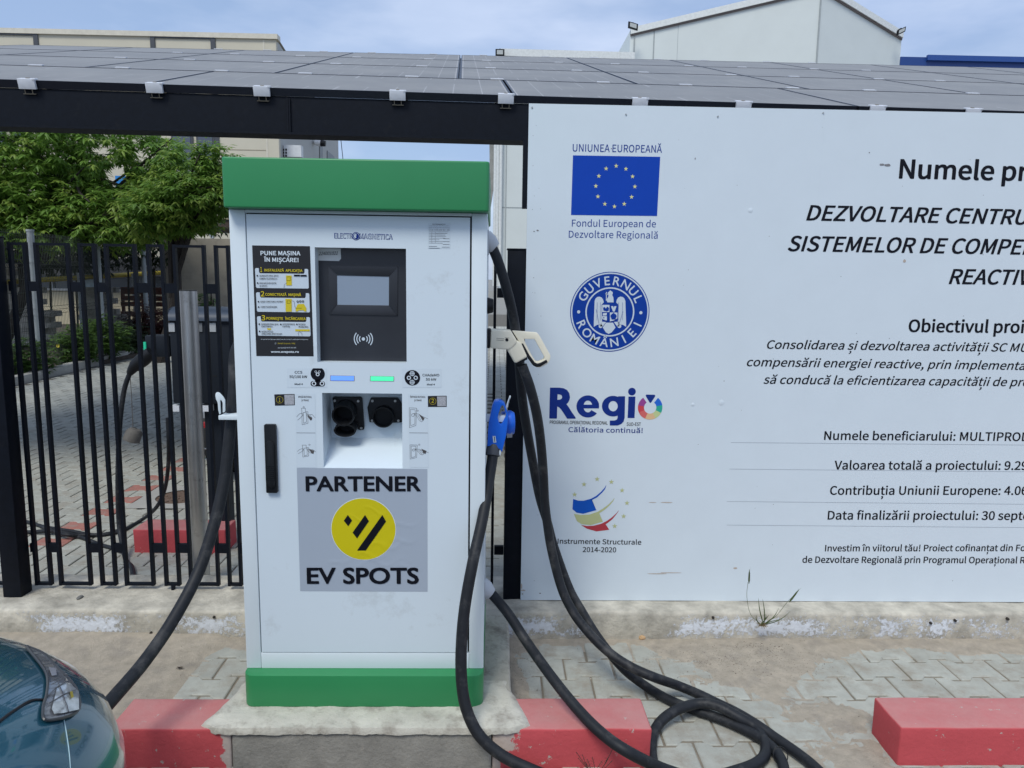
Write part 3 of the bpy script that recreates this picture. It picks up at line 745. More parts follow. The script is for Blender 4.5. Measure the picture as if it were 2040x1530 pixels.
lab = mat('label_clear', (.60,.685,.75), .5, var=.02)
def ccs_ic(mb, Y):
    c = A(*z6(527,140), Y); k = (A(*z6(627,140), Y)-c).x/100
    P = []
    for i in range(25):
        a = radians(128)+radians(284)*i/24
        P.append((c.x+80*k*cos(a), Y, c.z+80*k*sin(a)))
    mb.poly(P)
    q = A(*z6(527,252), Y); mb.poly([(p[0], Y, p[1]) for p in rrect(q.x-82*k, q.x+82*k, q.z-31*k, q.z+31*k, 30*k, 6)])
    mb.poly([A(*z6(*p), Y) for p in ((496,205),(558,205),(562,232),(492,232))])
    text_px(mb, 'CCS', z6(267,136), z6(352,136), 4.8, Y, bold=.008); text_px(mb, '50/100 kW', z6(208,186), z6(407,187), 5.0, Y, bold=.01); text_px(mb, 'Mod 4', z6(267,265), z6(358,265), 3.2, Y, bold=.02)
def ccs_w(mb, Y):
    c = A(*z6(527,140), Y); k = (A(*z6(627,140), Y)-c).x/100
    for (x, y, r, r0) in ((505,116,13,9),(545,116,13,9),(526,146,21,12),(484,250,25,15),(575,250,25,15)): disc(mb, A(*z6(x,y), Y), r*k, Y, 24, r0=r0*k)
decal('ccs_sticker', [(lambda mb, Y: quad_px(mb, [z6(180,80),z6(630,76),z6(632,296),z6(182,296)], Y), lab), (ccs_ic, ink), (ccs_w, print_white)])
def cha_ic(mb, Y):
    c = A(*z6(1595,185), Y); k = (A(*z6(1695,185), Y)-c).x/100
    disc(mb, c, 88*k, Y, 40)
    text_px(mb, 'CHAdeMO', z6(1710,168), z6(1898,168), 4.8, Y, bold=.008); text_px(mb, '50 kW', z6(1748,216), z6(1865,216), 4.8, Y, bold=.01); text_px(mb, 'Mod 4', z6(1760,269), z6(1848,269), 3.2, Y, bold=.02)
def cha_w(mb, Y):
    c = A(*z6(1595,185), Y); k = (A(*z6(1695,185), Y)-c).x/100
    for (x, y, r, r0) in ((1556,185,24,13),(1633,185,24,13)): disc(mb, A(*z6(x,y), Y), r*k, Y, 24, r0=r0*k)
    for (x, y) in ((1593,137),(1593,236)): disc(mb, A(*z6(x,y), Y), 29*k, Y, 24)
def cha_b(mb, Y):
    for (x, y) in ((1593,137),(1593,236)):
        for d in (-10, 8): line_px(mb, [z6(x-27,y+d), z6(x+27,y+d)], Y, .0008); line_px(mb, [z6(x+d,y-27), z6(x+d,y+27)], Y, .0008)
decal('chademo_sticker', [(lambda mb, Y: quad_px(mb, [z6(1482,80),z6(1924,84),z6(1922,296),z6(1484,294)], Y), lab), (cha_ic, ink), (cha_w, print_pale), (cha_b, ink)])
for (P, W_, num, tx, cc) in (([(36,372),(265,367),(268,494),(44,500)], [(150,378),(258,375),(260,488),(155,490)], '1', (90,455,104), (97,433)), ([(1770,390),(1982,387),(1982,513),(1772,514)], [(1874,396),(1974,395),(1974,505),(1878,506)], '2', (1812,466,1838), (1825,449))):
    decal('number_sticker', [(lambda mb, Y, P=P: quad_px(mb, [z6(*p) for p in P], Y), sticker_black),
        (lambda mb, Y, W_=W_: quad_px(mb, [z6(*p) for p in W_], Y), mat('tag_plain', (.36,.37,.40), .5, var=.35, scale=260)),
        (lambda mb, Y, num=num, tx=tx, cc=cc: (text_px(mb, num, z6(tx[0],tx[1]), z6(tx[2],tx[1]), 7.5, Y, bold=.004), disc(mb, A(*z6(*cc), Y), .0112, Y, 28, r0=.0104)), print_yellow)])
def hand_lines(ox, oy, flip, second):
    Ls = []
    if not flip:
        Ls += [[(55,20),(100,20),(100,60),(128,60),(128,190),(62,208),(60,60),(55,20)], [(75,70),(110,64),(112,176),(78,190),(75,70)], [(0,120),(30,85),(60,75),(75,90),(60,110),(30,140),(10,155)], [(105,80),(140,95),(175,90),(210,130)], [(105,80),(120,110),(150,145),(175,150)], [(135,100),(165,140)], [(150,98),(178,135)]]
    else:
        Ls += [[(5,15),(88,20),(80,215),(8,240),(5,15)], [(18,34),(72,38),(68,200),(20,216),(18,34)], [(60,80),(90,110),(120,160),(145,175),(165,150),(150,110),(110,85),(60,80)], [(100,95),(140,160)], [(115,90),(155,150)], [(150,110),(215,140)], [(30,90),(52,78),(66,95),(50,115),(32,108),(30,90)]]
    return [[(ox+x, oy+y*(.72 if second else 1)) for x, y in l] for l in Ls]
for side, (xa, xb, ttl, tx0, tx1, ox) in enumerate(((275, 498, ('APASĂ BUTONUL', 'ȘI TRAGE'), 306, 460, 288), (1549, 1768, ('ÎMPINGE BUTONUL', 'ȘI TRAGE'), 1570, 1744, 1555))):
    yb = 1200
    def bk(mb, Y, xa=xa, xb=xb): quad_px(mb, [z6(xa,365),z6(xb,365),z6(xb+12,yb),z6(xa+12,yb)], Y)
    def pr(mb, Y, ttl=ttl, tx0=tx0, tx1=tx1, ox=ox, xa=xa, xb=xb, side=side):
        text_px(mb, ttl[0], z6(tx0,409), z6(tx1,411), 3.6, Y, bold=.01); c = (tx0+tx1)/2; text_px(mb, ttl[1], z6(c-40,447), z6(c+42,448), 3.2, Y, bold=.01)
        line_px(mb, [z6(xa+12,806), z6(xb+2,808)], Y, .0011)
        for l in hand_lines(ox, 508, side, False): line_px(mb, [z6(*p) for p in l], Y, .0009)
        for l in hand_lines(ox+8, 930, side, True): line_px(mb, [z6(*p) for p in l], Y, .0009)
        disc(mb, A(*z6(ox+(80 if not side else 100), 515 if not side else 556), Y), .0026, Y, 14, r0=.0018)
        disc(mb, A(*z6(ox+(145 if not side else 118), 940), Y), .0026, Y, 14, r0=.0018)
        for (dy) in (0,): 
            P = [z6(ox+120,600), z6(ox+178,640), z6(ox+165,668), z6(ox+150,660)]; mb.poly([A(*p, Y) for p in P])
            P = [z6(ox+140,985), z6(ox+200,1010), z6(ox+190,1045), z6(ox+165,1035)]; mb.poly([A(*p, Y) for p in P])
    decal('pictogram_sticker', [(bk, lab), (pr, mat('ink_thin', (.09,.085,.085), .5))])
# partner sticker with a few real creases in the film
z7 = zoomed(450, 1100, 3.29)
grey_film = mat('grey_film', (.37,.425,.50), .34, var=.03, scale=2, spec=.5)
b = MB()
qa, qb, qc, qd = [A(u, v, DY-.0006) for u, v in ((592.9,932.8),(853,933.6),(850,1177.8),(596.5,1178.4))]
sx0, sx1, sz0, sz1 = (qa.x+qd.x)/2, (qb.x+qc.x)/2, (qc.z+qd.z)/2, (qa.z+qb.z)/2
def crease(x, z):
    d = 0
    for (x_, z_, ang, L_, w_) in ((.66,.38,.12,.30,.012),(.80,.42,.2,.22,.010),(.55,.30,.10,.25,.012),(.82,.55,.3,.22,.008),(.6,.66,-.05,.18,.008),(.45,.60,.0,.15,.007),(.62,.24,.05,.34,.010),(.3,.24,.5,.16,.007),(.85,.20,.1,.2,.008)):
        u = (x-sx0)/(sx1-sx0)-x_; w2 = (z-sz0)/(sz1-sz0)-z_; a = u*cos(ang)+w2*sin(ang); c = -u*sin(ang)+w2*cos(ang)+.03*sin(a*25)
        d += math.exp(-(c/w_)**2-(a/(L_*.5))**2)*.0010
    return d
def film(mb, Y, x0, x1, z0, z1, nx=70, nz_=70, mask=None):
    idx = {}; 
    for i in range(nx+1):
        for j in range(nz_+1):
            x = x0+(x1-x0)*i/nx; z = z0+(z1-z0)*j/nz_
            idx[i, j] = len(mb.v); mb.v.append((x, Y-crease(x, z), z))
    for i in range(nx):
        for j in range(nz_): mb.f.append((idx[i,j], idx[i+1,j], idx[i+1,j+1], idx[i,j+1])); mb.mi.append(0)
film(b, DY-.0006, sx0, sx1, sz0, sz1)
ps = part('partner_sticker', b, grey_film, st, smooth=True, fix=False)
ec = (A(660.5, 1054, DY)+A(788, 1054, DY))/2; er = (A(788, 1054, DY)-A(660.5, 1054, DY)).x/2
def disc_film(mb, c, r, Y, nr=26, na=72):
    R = [[(c.x+r*k/nr*cos(2*pi*i/na), 0, c.z+r*k/nr*sin(2*pi*i/na)) for i in range(na+1)] for k in range(0, nr+1)]
    mb.grid([[(p[0], Y-crease(p[0], p[2]), p[2]) for p in r_] for r_ in R])
b = MB(); disc_film(b, ec, er*1.018, DY-.0010); part('print', b, print_white, ps, smooth=True, fix=False)
b = MB(); disc_film(b, ec, er, DY-.0015); part('emblem_disc', b, mat('emblem_yellow', (.60,.52,.008), .32, var=.03, spec=.5), ps, smooth=True, fix=False)
b = MB()
for P in ([(835,1200),(868,1243),(838,1288),(804,1245)], [(970,1200),(1000,1248),(907,1383),(872,1338)], [(1105,1200),(1134,1250),(975,1478),(907,1478)]):
    q = [A(*zh(*p), DY-.0028) for p in P]; b.poly(q)
part('emblem_bars', b, ink, ps, fix=False)
b = MB(); text_px(b, 'PARTENER', (610.5,978), (837.4,978), 28.5, DY-.0022, bold=.03, font='v'); part('lettering', b, ink, ps, fix=False)
b = MB(); text_px(b, 'EV SPOTS', (613,1162.3), (833,1162.3), 30.5, DY-.0022, bold=.03, font='v'); part('lettering', b, ink, ps, fix=False)

# --- side fittings: cable glands, knob, hooks
side_x = bx1-.002
gland_m = mat('gland_grey', (.50,.53,.56), .45, var=.05)
g1 = A(975, 482, 2.62); g2 = A(968, 1172, 2.62)
for (g, dn_) in ((g1, (.75, 0, -.65)), (g2, (.72, -.05, -.60))):
    b = MB(); g = Vector((side_x, g.y, g.z)); d_ = Vector(dn_).normalized()
    b.box(side_x, side_x+.004, g.y-.04, g.y+.04, g.z-.045, g.z+.04)
    b.tube([g-d_*.02, g+d_*.008, g+d_*.034], [.034, .033, .023], 16); part('cable_gland', b, gland_m, st, smooth=False, bevel=.002)
kb = A(969, 609, 2.62); b = MB(); kp = Vector((side_x, 2.62, kb.z)); b.cyl(kp, kp+Vector((.022,0,0)), .030, .024, 20); part('side_knob', b, blackplastic, st, bevel=.004)
# left cable hook
hk = lambda u, v: A(u, v, 2.56)
b = MB(); zk = zoomed(380, 700, 5.467)
outl = [(265,475),(272,452),(290,444),(312,452),(350,492),(372,530),(374,648),(368,662),(346,668),(346,560),(330,530),(320,536),(322,600),(326,676),(310,690),(298,640),(292,560),(272,520)]
P = [hk(*zk(*p)) for p in outl]
b.ext([P[i] for i in range(len(P))], (0, .006, 0))
b2 = MB(); lx = hk(*zk(308,700)).x; lz1 = hk(*zk(308,668)).z; lz0 = hk(*zk(308,742)).z
b2.box(lx, bx0+.003, 2.552, 2.562, lz0, lz1-.008); b2.box(lx+.004, bx0+.003, 2.562, 2.625, lz1-.014, lz1-.008); b2.box(lx, lx+.006, 2.562, 2.62, lz0+.004, lz1-.014)
hk_root = part('cable_hook', b2, white_frame, st, bevel=.003); part('hook_finger', b, white_frame, hk_root, bevel=.002)

# ------------------------------------------------------------------ charging cables and their connectors
def cable(label, pts, r=.0185, name='charging_cable', n=12):
    c = thing(name, label, 'cable', pts[0], 'thick black charging cables of the station')
    b = MB(); b.tube(spline(pts, n), r, 14); part('cable_body', b, cable_m, c, smooth=True, fix=False)
    return c
P = lambda u, v, y: A(u, v, y)
# 1 left cable: from the left side of the cabinet down behind the car
cable('thick black cable leaning from the left side of the station down behind the blue car',
      [Vector((bx0+.02, 2.68, 1.42)), P(474,690,2.66), P(466,780,2.63), P(458,860,2.60), P(448,950,2.57), P(428,1040,2.52), P(395,1140,2.44), P(345,1235,2.32), P(290,1315,2.20), P(235,1380,2.08), P(185,1435,1.97), P(120,1500,1.86)], r=.0205)
# 2 upper right cable to the floor
c2_ = cable('thick black cable from the upper right gland, swinging past the notice board to the ground',
      [Vector((side_x, 2.62, g1.z))+Vector((.012, 0, -.010)), P(992,520,2.62), P(1009,575,2.63), P(1024,640,2.66), P(1034,720,2.70), P(1040,790,2.73), P(1048,845,2.76), P(1061,918,2.80), P(1075,990,2.83), P(1091,1042,2.84), P(1104,1090,2.84), P(1134,1172,2.82), P(1160,1219,2.79), P(1186,1262,2.75), P(1217,1304,2.70), P(1246,1336,2.65),
       G(1282,1364,.030), G(1321,1388,.022), G(1360,1406,.022), G(1416,1425,.022), G(1459,1442,.022), G(1502,1463,.022), G(1532,1483,.022), G(1554,1509,.022), G(1563,1540,.022), G(1560,1580,.022)], r=.0178)
b = MB(); p = G(1552,1508,.03)
b.tube([p+Vector((.024*cos(a), .012*sin(a)-.01, .024*sin(a)+.012)) for a in [2*pi*i/24 for i in range(25)]], .0016, 6); part('cable_tie', b, blackplastic, c2_)
# 3 connector cable (CHAdeMO)
ct = cable('thick black cable with cream pistol connector holstered on the right side of the station',
      [P(1040,728,2.58), P(1056,772,2.59), P(1069,824,2.62), P(1077,879,2.66), P(1082,938,2.70), P(1085,997,2.73), P(1090,1040,2.74), P(1099,1096,2.74), P(1119,1172,2.72), P(1144,1223,2.69), P(1176,1264,2.65), P(1211,1298,2.61), P(1254,1327,2.57), P(1300,1348,2.53),
       G(1351,1366,.055), G(1394,1384,.050), G(1429,1401,.045), G(1470,1421,.040), G(1511,1446,.035), G(1545,1470,.026), G(1588,1500,.022), G(1623,1528,.022), G(1670,1575,.022)], r=.0178)
cream = mat('connector_cream', (.80,.75,.60), .42, var=.04, scale=9)
zc = zoomed(900, 440, 4.782); YC = 2.56
def xz(P_, y): return [A(*zc(*p), y) for p in P_]
b = MB(); b.ext(xz([(372,1034),(395,1036),(560,1045),(620,1140),(615,1170),(560,1222),(520,1228),(385,1216),(364,1212)], YC), (0, .062, 0)); cb = part('connector_body', b, cream, ct, bevel=.010, seg=3)
b = MB(); b.ext(xz([(560,1048),(812,1066),(836,1092),(942,1284),(936,1340),(840,1398),(800,1395),(765,1372),(722,1312),(612,1362),(592,1346),(524,1226),(612,1170)], YC+.012), (0, .040, 0))
# the grip has an opening: build as ring
b = MB()
outer = [(575,1048),(812,1066),(836,1092),(942,1284),(936,1330),(905,1368),(840,1398),(800,1393),(765,1368),(722,1304),(690,1230),(640,1150)]
inner = [(690,1126),(786,1128),(796,1140),(812,1170),(884,1300),(880,1318),(850,1335),(818,1346),(800,1338),(778,1310),(740,1240),(696,1150)]
yo = YC+.014
O_ = xz(outer, yo); I_ = xz(inner, yo); off = Vector((0, .036, 0)); n = len(O_)
b.add(O_+I_+[p+off for p in O_]+[p+off for p in I_], [q for i in range(n) for q in ((i, (i+1) % n, n+(i+1) % n, n+i), (2*n+i, 3*n+i, 3*n+(i+1) % n, 2*n+(i+1) % n), (i, 2*n+i, 2*n+(i+1) % n, (i+1) % n), (n+i, n+(i+1) % n, 3*n+(i+1) % n, 3*n+i))])
part('connector_grip', b, cream, ct, bevel=.005)
b = MB(); b.ext(xz([(600,1130),(660,1160),(722,1300),(612,1362),(592,1346),(524,1226)], YC+.004), (0, .054, 0)); part('cable_socket', b, cream, ct, bevel=.008, seg=3)
b = MB(); b.ext(xz([(655,1175),(678,1166),(740,1278),(792,1350),(815,1360),(850,1350),(902,1322),(914,1346),(842,1390),(808,1394),(776,1380),(722,1308)], yo-.003), (0, .042, 0)); part('rubber_grip', b, blackplastic, ct, bevel=.002)
b = MB(); b.ext(xz([(337,1030),(372,1034),(364,1214),(337,1216)], YC-.002), (0, .066, 0)); part('connector_collar', b, blackplastic, ct, bevel=.003)
b = MB(); b.ext(xz([(598,1352),(716,1296),(722,1322),(612,1372)], YC+.006), (0, .05, 0)); part('strain_collar', b, blackplastic, ct, bevel=.003)
b = MB(); p = A(*zc(525,1134), YC-.0015); disc(b, p, .0055, YC-.0015, 16); line_px(b, [zc(425,1118), zc(498,1124)], YC-.001, .0010); line_px(b, [zc(425,1135), zc(495,1140)], YC-.001, .0010); line_px(b, [zc(505,1114), zc(548,1116)], YC-.001, .0010)
part('print', b, ink, ct, fix=False)
# 4 blue connector and its cable in front of the right edge
zb_ = zoomed(900, 740, 5.886); YB = 2.44
c4 = cable('thick black cable with blue connector, hanging down in front of the cabinet right edge',
      [P(984,893,2.46), P(976,945,2.42), P(962,1030,2.34), P(942,1120,2.27), P(926,1210,2.235), P(919,1290,2.21), P(920,1360,2.19), P(930,1415,2.17), P(955,1465,2.15), P(1000,1505,2.13), P(1060,1534,2.11), G(1130,1562,.03)], r=.0185)
blue = mat('connector_blue', (.006,.115,.62), .3, var=.05, scale=9, spec=.5)
yb0 = YB
O_ = [(500,352),(540,342),(582,350),(620,378),(636,430),(664,520),(655,620),(636,760),(600,905),(590,950),(560,910),(470,870),(415,880),(420,800),(425,690),(436,590),(462,470),(478,395)]
I_ = [(590,392),(600,392),(610,400),(616,440),(630,520),(640,560),(632,610),(620,650),(590,740),(575,765),(556,740),(548,700),(540,650),(542,600),(548,560),(560,500),(572,440),(584,400)]
I_ = [(x, 400+(y-392)*.60) for x, y in I_]
O2 = [A(*zb_(*p), yb0) for p in O_]; I2 = [A(*zb_(*p), yb0) for p in I_]; n = len(O2); off = Vector((0, .044, 0))
b = MB(); b.add(O2+I2+[p+off for p in O2]+[p+off for p in I2], [q for i in range(n) for q in ((i, (i+1) % n, n+(i+1) % n, n+i), (2*n+i, 3*n+i, 3*n+(i+1) % n, 2*n+(i+1) % n), (i, 2*n+i, 2*n+(i+1) % n, (i+1) % n), (n+i, n+(i+1) % n, 3*n+(i+1) % n, 3*n+i))])
part('connector_body', b, blue, c4, bevel=.006, seg=3)
b = MB(); hc = A(*zb_(690,610), yb0+.055)
b.tube([hc+Vector((-.035,.0,.004)), hc+Vector((-.004,.006,0)), hc+Vector((.012,.008,0))], [.030,.036,.030], 24, flat=1.25); part('connector_head', b, blue, c4, bevel=.002)
b = MB(); b.tube([hc+Vector((-.012,.006,-.026)), hc+Vector((.006,.006,-.026))], [.026,.024], 20); part('clear_cover', b, mat('clear_plastic', (.35,.38,.42), .2, var=.2), c4)
b = MB(); b.cyl(P(984,886,2.462), P(981,908,2.448), .024, .0245, 20); part('cable_collar', b, mat('collar_grey', (.05,.055,.065), .5), c4, bevel=.002)
b = MB(); quad_px(b, [zb_(478,758),zb_(512,756),zb_(523,832),zb_(488,836)], yb0-.0015); part('rating_sticker', b, print_pale, c4, fix=False)
b = MB(); line_px(b, [zb_(500,764), zb_(506,828)], yb0-.0022, .0022); part('print', b, ink, c4, fix=False)
b = MB(); quad_px(b, [zb_(562,915),zb_(580,945),zb_(570,990),zb_(552,965)], yb0+.002); part('paper_tag', b, print_white, c4, fix=False)
# holder bracket of the blue connector (part of the station)
b = MB(); ybk = yb0+.018
q0 = A(*zb_(410,508), ybk)
b.box(side_x, A(*zb_(628,520), ybk).x, ybk-.004, ybk+.03, A(*zb_(600,590), ybk).z, A(*zb_(600,515), ybk).z)
b.ext([A(*zb_(*p), ybk+.004) for p in ((628,530),(640,400),(680,292),(692,292),(690,310),(650,400),(640,540))], (0, .022, 0))
part('connector_holder', b, white_frame, st, bevel=.003)
# 5 lower gland cable with a loop on the ground
cable('thick black cable from the lower right gland, looping on the pavers beyond the red kerb',
      [Vector((side_x, 2.62, g2.z))+Vector((.03, 0, -.025)), P(1012,1222,2.56), P(1050,1280,2.50), P(1100,1350,2.35), P(1150,1412,2.24), P(1200,1462,2.15), P(1255,1500,2.09), G(1330,1535,.03), G(1400,1550,.022), G(1480,1532,.022),
       G(1517,1513,.022), G(1526,1490,.022), G(1519,1468,.024), G(1502,1447,.030), G(1470,1428,.050), G(1433,1408,.066), G(1405,1401,.066), G(1383,1403,.060), G(1351,1413,.056), G(1322,1432,.040), G(1304,1456,.024), G(1298,1482,.020), G(1299,1510,.020), G(1310,1570,.022)], r=.0185)

# ------------------------------------------------------------------ notice board
BY = 3.176
bl = (A(1055, 206, BY).x+A(1036, 1190, BY).x)/2
bt, bb = A(1055, 206, BY).z, .133
nb = thing('notice_board', 'large white project notice board with flag, seal and black lettering, standing on the low wall', 'notice board', (bl+1.3, BY, bb))
def sheet_expr(M_, x, y, z, nz):
    streak = M_('SUBTRACT', M_('MULTIPLY', nz(3.2, 9, .72), .5), .38)
    return streak
board_m = masked('board_sheet', (.635,.71,.765), (.50,.50,.50), sheet_expr, nscale=60, soft=.03, amp=.03, rough=.42, bump=.03, bscale=6, v1=.02, v2=.1)
for (xa, xb) in ((bl, bl+1.236), (bl+1.2361, bl+3.5)):
    b = MB(); b.box(xa, xb, BY, BY+.012, bb, bt); part('board_panel', b, board_m, nb)
b = MB()
for z in (bb+.03, (bb+bt)/2, bt-.06): b.box(bl+.01, bl+3.49, BY+.0125, BY+.052, z-.02, z+.02)
part('back_frame', b, blacksteel, nb)
b = MB(); b.box(bl+.05, bl+.09, BY+.053, BY+.09, bb, bt-.02); b.box(bl+3.4, bl+3.44, BY+.053, BY+.09, bb, bt-.02); part('support', b, blacksteel, nb)
Y1 = BY-.0008
def bt_(s, pa, pc, cap, m_=None, name='lettering', **k):
    mb = MB(); text_px(mb, s, pa, pc, cap, Y1, **k); part(name, mb, m_ or ink, nb, fix=False)
bt_('UNIUNEA EUROPEANĂ', (1140.9,301.5), (1318.5,304.1), 14.6, ink_blue, bold=.004)
b = MB(); quad_px(b, [(1141.5,309.4),(1315.3,312.4),(1309,430.3),(1137.6,428.2)], Y1)
fl = part('flag_print', b, mat('flag_blue', (.003,.052,.40), .45, var=.04, spec=.2), nb, fix=False)
b = MB(); z1 = zoomed(1040, 260, 5.667)
for (u, v) in ((1063,397),(1173,430),(1248,516),(1274,630),(1237,747),(1154,826),(1043,855),(935,826),(857,742),(833,624),(867,511),(949,427)):
    c = A(*z1(u, v+3), Y1-.0006); star(b, c, .0098, Y1-.0006)
part('star_print', b, mat('star_yellow', (.72,.70,.28), .5), fl, fix=False)
bt_('Fondul European de', (1139.2,451.1), (1306.5,452.7), 13.6, ink_blue, bold=.002)
bt_('Dezvoltare Regională', (1133,473.2), (1310,475.3), 13.6, ink_blue, bold=.002)
# seal
z2 = zoomed(1080, 520, 7.286)
sc_ = A(*z2(983,740), Y1); k2 = (A(*z2(1083,740), Y1)-sc_).x/100
def B2(pts, mb, Y): mb.poly([A(*z2(*p), Y) for p in pts])
seal_b = mat('seal_blue', (.003,.042,.30), .45, var=.04, spec=.2)
b = MB(); disc(b, sc_, 576*k2, Y1, 96); sr = part('seal_print', b, seal_b, nb, fix=False)
b = MB(); disc(b, sc_, 564*k2, Y1-.0005, 96, r0=545*k2); disc(b, sc_, 355*k2, Y1-.0005, 80, r0=335*k2)
for (u, v) in ((530,738),(1433,750)): disc(b, A(*z2(u,v), Y1), 23*k2, Y1-.0005, 16)
arc_text(b, 'GUVERNUL', sc_, 388*k2, radians(151), radians(25), 122*k2, Y1-.0005, True, bold=.012, sx=1.0)
arc_text(b, 'ROMÂNIEI', sc_, 506*k2, radians(204.5), radians(337), 122*k2, Y1-.0005, False, bold=.012, sx=1.0)
part('print', b, print_pale, sr, fix=False)
b = MB(); Ye = Y1-.0005
for s_ in (1, -1):
    X = lambda x: 985+s_*(x-985)
    # wing, leg
    pts = [(X(895),600),(X(885),560),(X(865),530),(X(835),517),(X(800),522),(X(775),545),(X(762),580),(X(758),700),(X(752),860),(X(750),955),(X(800),925),(X(835),975),(X(865),975),(X(880),940),(X(870),900),(X(865),630)]
    B2([pts[0]]+pts[1:7]+[pts[15]], b, Ye); B2([pts[6], pts[7], pts[8], pts[14], pts[15]], b, Ye); B2([pts[8], pts[9], pts[10], (X(845),925), pts[14]], b, Ye)
    disc(b, A(*z2(X(848),945), Ye), 28*k2, Ye, 16)
    B2([(X(862),880),(X(930),885),(X(880),950),(X(840),950)], b, Ye)
B2([(945,600),(935,560),(960,520),(965,490),(1015,490),(1035,530),(1038,600)], b, Ye)
B2([(960,490),(955,455),(975,440),(990,425),(1010,440),(1027,455),(1020,490)], b, Ye)
B2([(918,470),(960,478),(960,488),(916,482)], b, Ye); B2([(928,450),(940,450),(938,575),(926,575)], b, Ye)
B2([(880,965),(930,895),(1030,895),(1065,965),(1010,1035),(965,1058),(925,1035)], b, Ye)
part('eagle_print', b, print_pale, sr, fix=False)
b = MB(); Ye2 = Y1-.001
B2([(865,628),(1106,632),(1100,835),(1040,872),(980,886),(925,870),(866,845)], b, Ye2); part('shield_print', b, seal_b, sr, fix=False)
b = MB(); Ye3 = Y1-.0015
B2([(872,636),(978,637),(976,740),(870,740)], b, Ye3); B2([(984,746),(1094,748),(1092,832),(1038,864),(984,878)], b, Ye3); B2([(870,800),(940,800),(940,862),(925,862),(872,842)], b, Ye3)
B2([(1000,655),(1030,655),(1040,680),(1050,655),(1080,655),(1065,700),(1052,735),(1030,735),(1015,700)], b, Ye3); B2([(880,760),(940,752),(935,790),(880,792)], b, Ye3)
part('shield_print', b, print_pale, sr, fix=False)
b = MB(); Ye4 = Y1-.002
B2([(884,680),(905,665),(925,690),(945,660),(970,680),(968,720),(935,732),(890,718)], b, Ye4); B2([(990,795),(1012,768),(1038,752),(1070,775),(1084,800),(1062,850),(1010,850)], b, Ye4)
B2([(888,815),(902,815),(902,832),(888,832)], b, Ye4); B2([(948,862),(960,820),(975,865)], b, Ye4)
for x in (800, 848, 1110, 1168): line_px(b, [z2(x,600), z2(x-4,860)], Ye4, .0010)
line_px(b, [z2(785,700), z2(830,930)], Ye4, .0012); line_px(b, [z2(1175,730), z2(1115,920)], Ye4, .0012)
part('shield_print', b, seal_b, sr, fix=False)
# regio logo
z3b = zoomed(1070, 750, 6.8)
b = MB(); text_px(b, 'R', z3b(176,549), z3b(515,551), 55.5, Y1, bold=.02, off=.024, font='v'); part('lettering', b, ink_navy, nb, fix=False)
def blob(mb, cx, cy, rx_, ry_, hx, hy, a0=0, a1=360, n=40):
    P = [[A(*z3b(cx+q*cos(radians(a0+(a1-a0)*i/n)), cy-w*sin(radians(a0+(a1-a0)*i/n))), Y1) for i in range(n+1)] for q, w in ((hx,hy),(rx_,ry_))]
    mb.add(P[0]+P[1], [(i, i+1, n+2+i, n+1+i) for i in range(n)])
b = MB(); blob(b, 688, 406, 155, 150, 60, 80, 12, 322); mb_ = [A(*z3b(*p), Y1-.0002) for p in ((560,382),(838,382),(838,432),(560,432))]; b.poly(mb_); blob(b, 688, 406, 152, 148, 60, 80, -2, 14); part('lettering', b, ink_navy, nb, fix=False)
b = MB(); blob(b, 1030, 402, 152, 140, 62, 70)
b.poly([A(*z3b(*p), Y1-.0002) for p in ((1098,268),(1192,268),(1186,560),(1090,560))])
b.poly([A(*z3b(*p), Y1-.0002) for p in ((1090,560),(1186,560),(1172,610),(1140,645),(1090,664),(985,664),(985,598),(1050,596),(1080,584))]); part('lettering', b, ink_navy, nb, fix=False)
b = MB(); b.poly([A(*z3b(*p), Y1) for p in ((1238,272),(1332,272),(1320,563),(1226,563))]); part('lettering', b, ink_navy, nb, fix=False)
b = MB(); c_ = A(*z3b(1285,205), Y1); disc(b, c_, (A(*z3b(1337,205), Y1)-c_).x, Y1, 32); part('lettering', b, ink_navy, nb, fix=False)
z3b = zoomed(1070, 750, 6.8)
wc = A(*z3b(1532,420), Y1); kw = (A(*z3b(1632,420), Y1)-wc).x/100
for j, (a0, a1, c) in enumerate(((12,53,(.01,.13,.60)),(-26,12,(.02,.38,.27)),(-62,-26,(.52,.60,.28)),(-112,-62,(.72,.47,.25)),(-155,-112,(.65,.13,.12)),(-190,-155,(.58,.05,.07)),(-233,-190,(.30,.05,.26)))):
    b = MB(); disc(b, wc, 166*kw, Y1, 10, r0=84*kw, a0=radians(a0), a1=radians(a1)); part('wheel_print', b, mat('wheel_%d' % j, c, .45, var=.03), nb, fix=False)
b = MB(); b.poly([A(*z3b(*p), Y1) for p in ((1482,245),(1590,247),(1600,256),(1600,268),(1545,352),(1535,358),(1524,352),(1474,268),(1472,254))]); part('wheel_print', b, ink_navy, nb, fix=False)
bt_('PROGRAMUL OPERAȚIONAL REGIONAL', (1095.3,844.3), (1210.4,845.8), 6.6, bold=.012)
bt_('SUD-EST', (1248.4,848.2), (1276.6,848.3), 6.6, bold=.012)
bt_('Călătoria continuă!', (1132.5,860.6), (1280,862.5), 9.6, ink_navy, bold=.010)
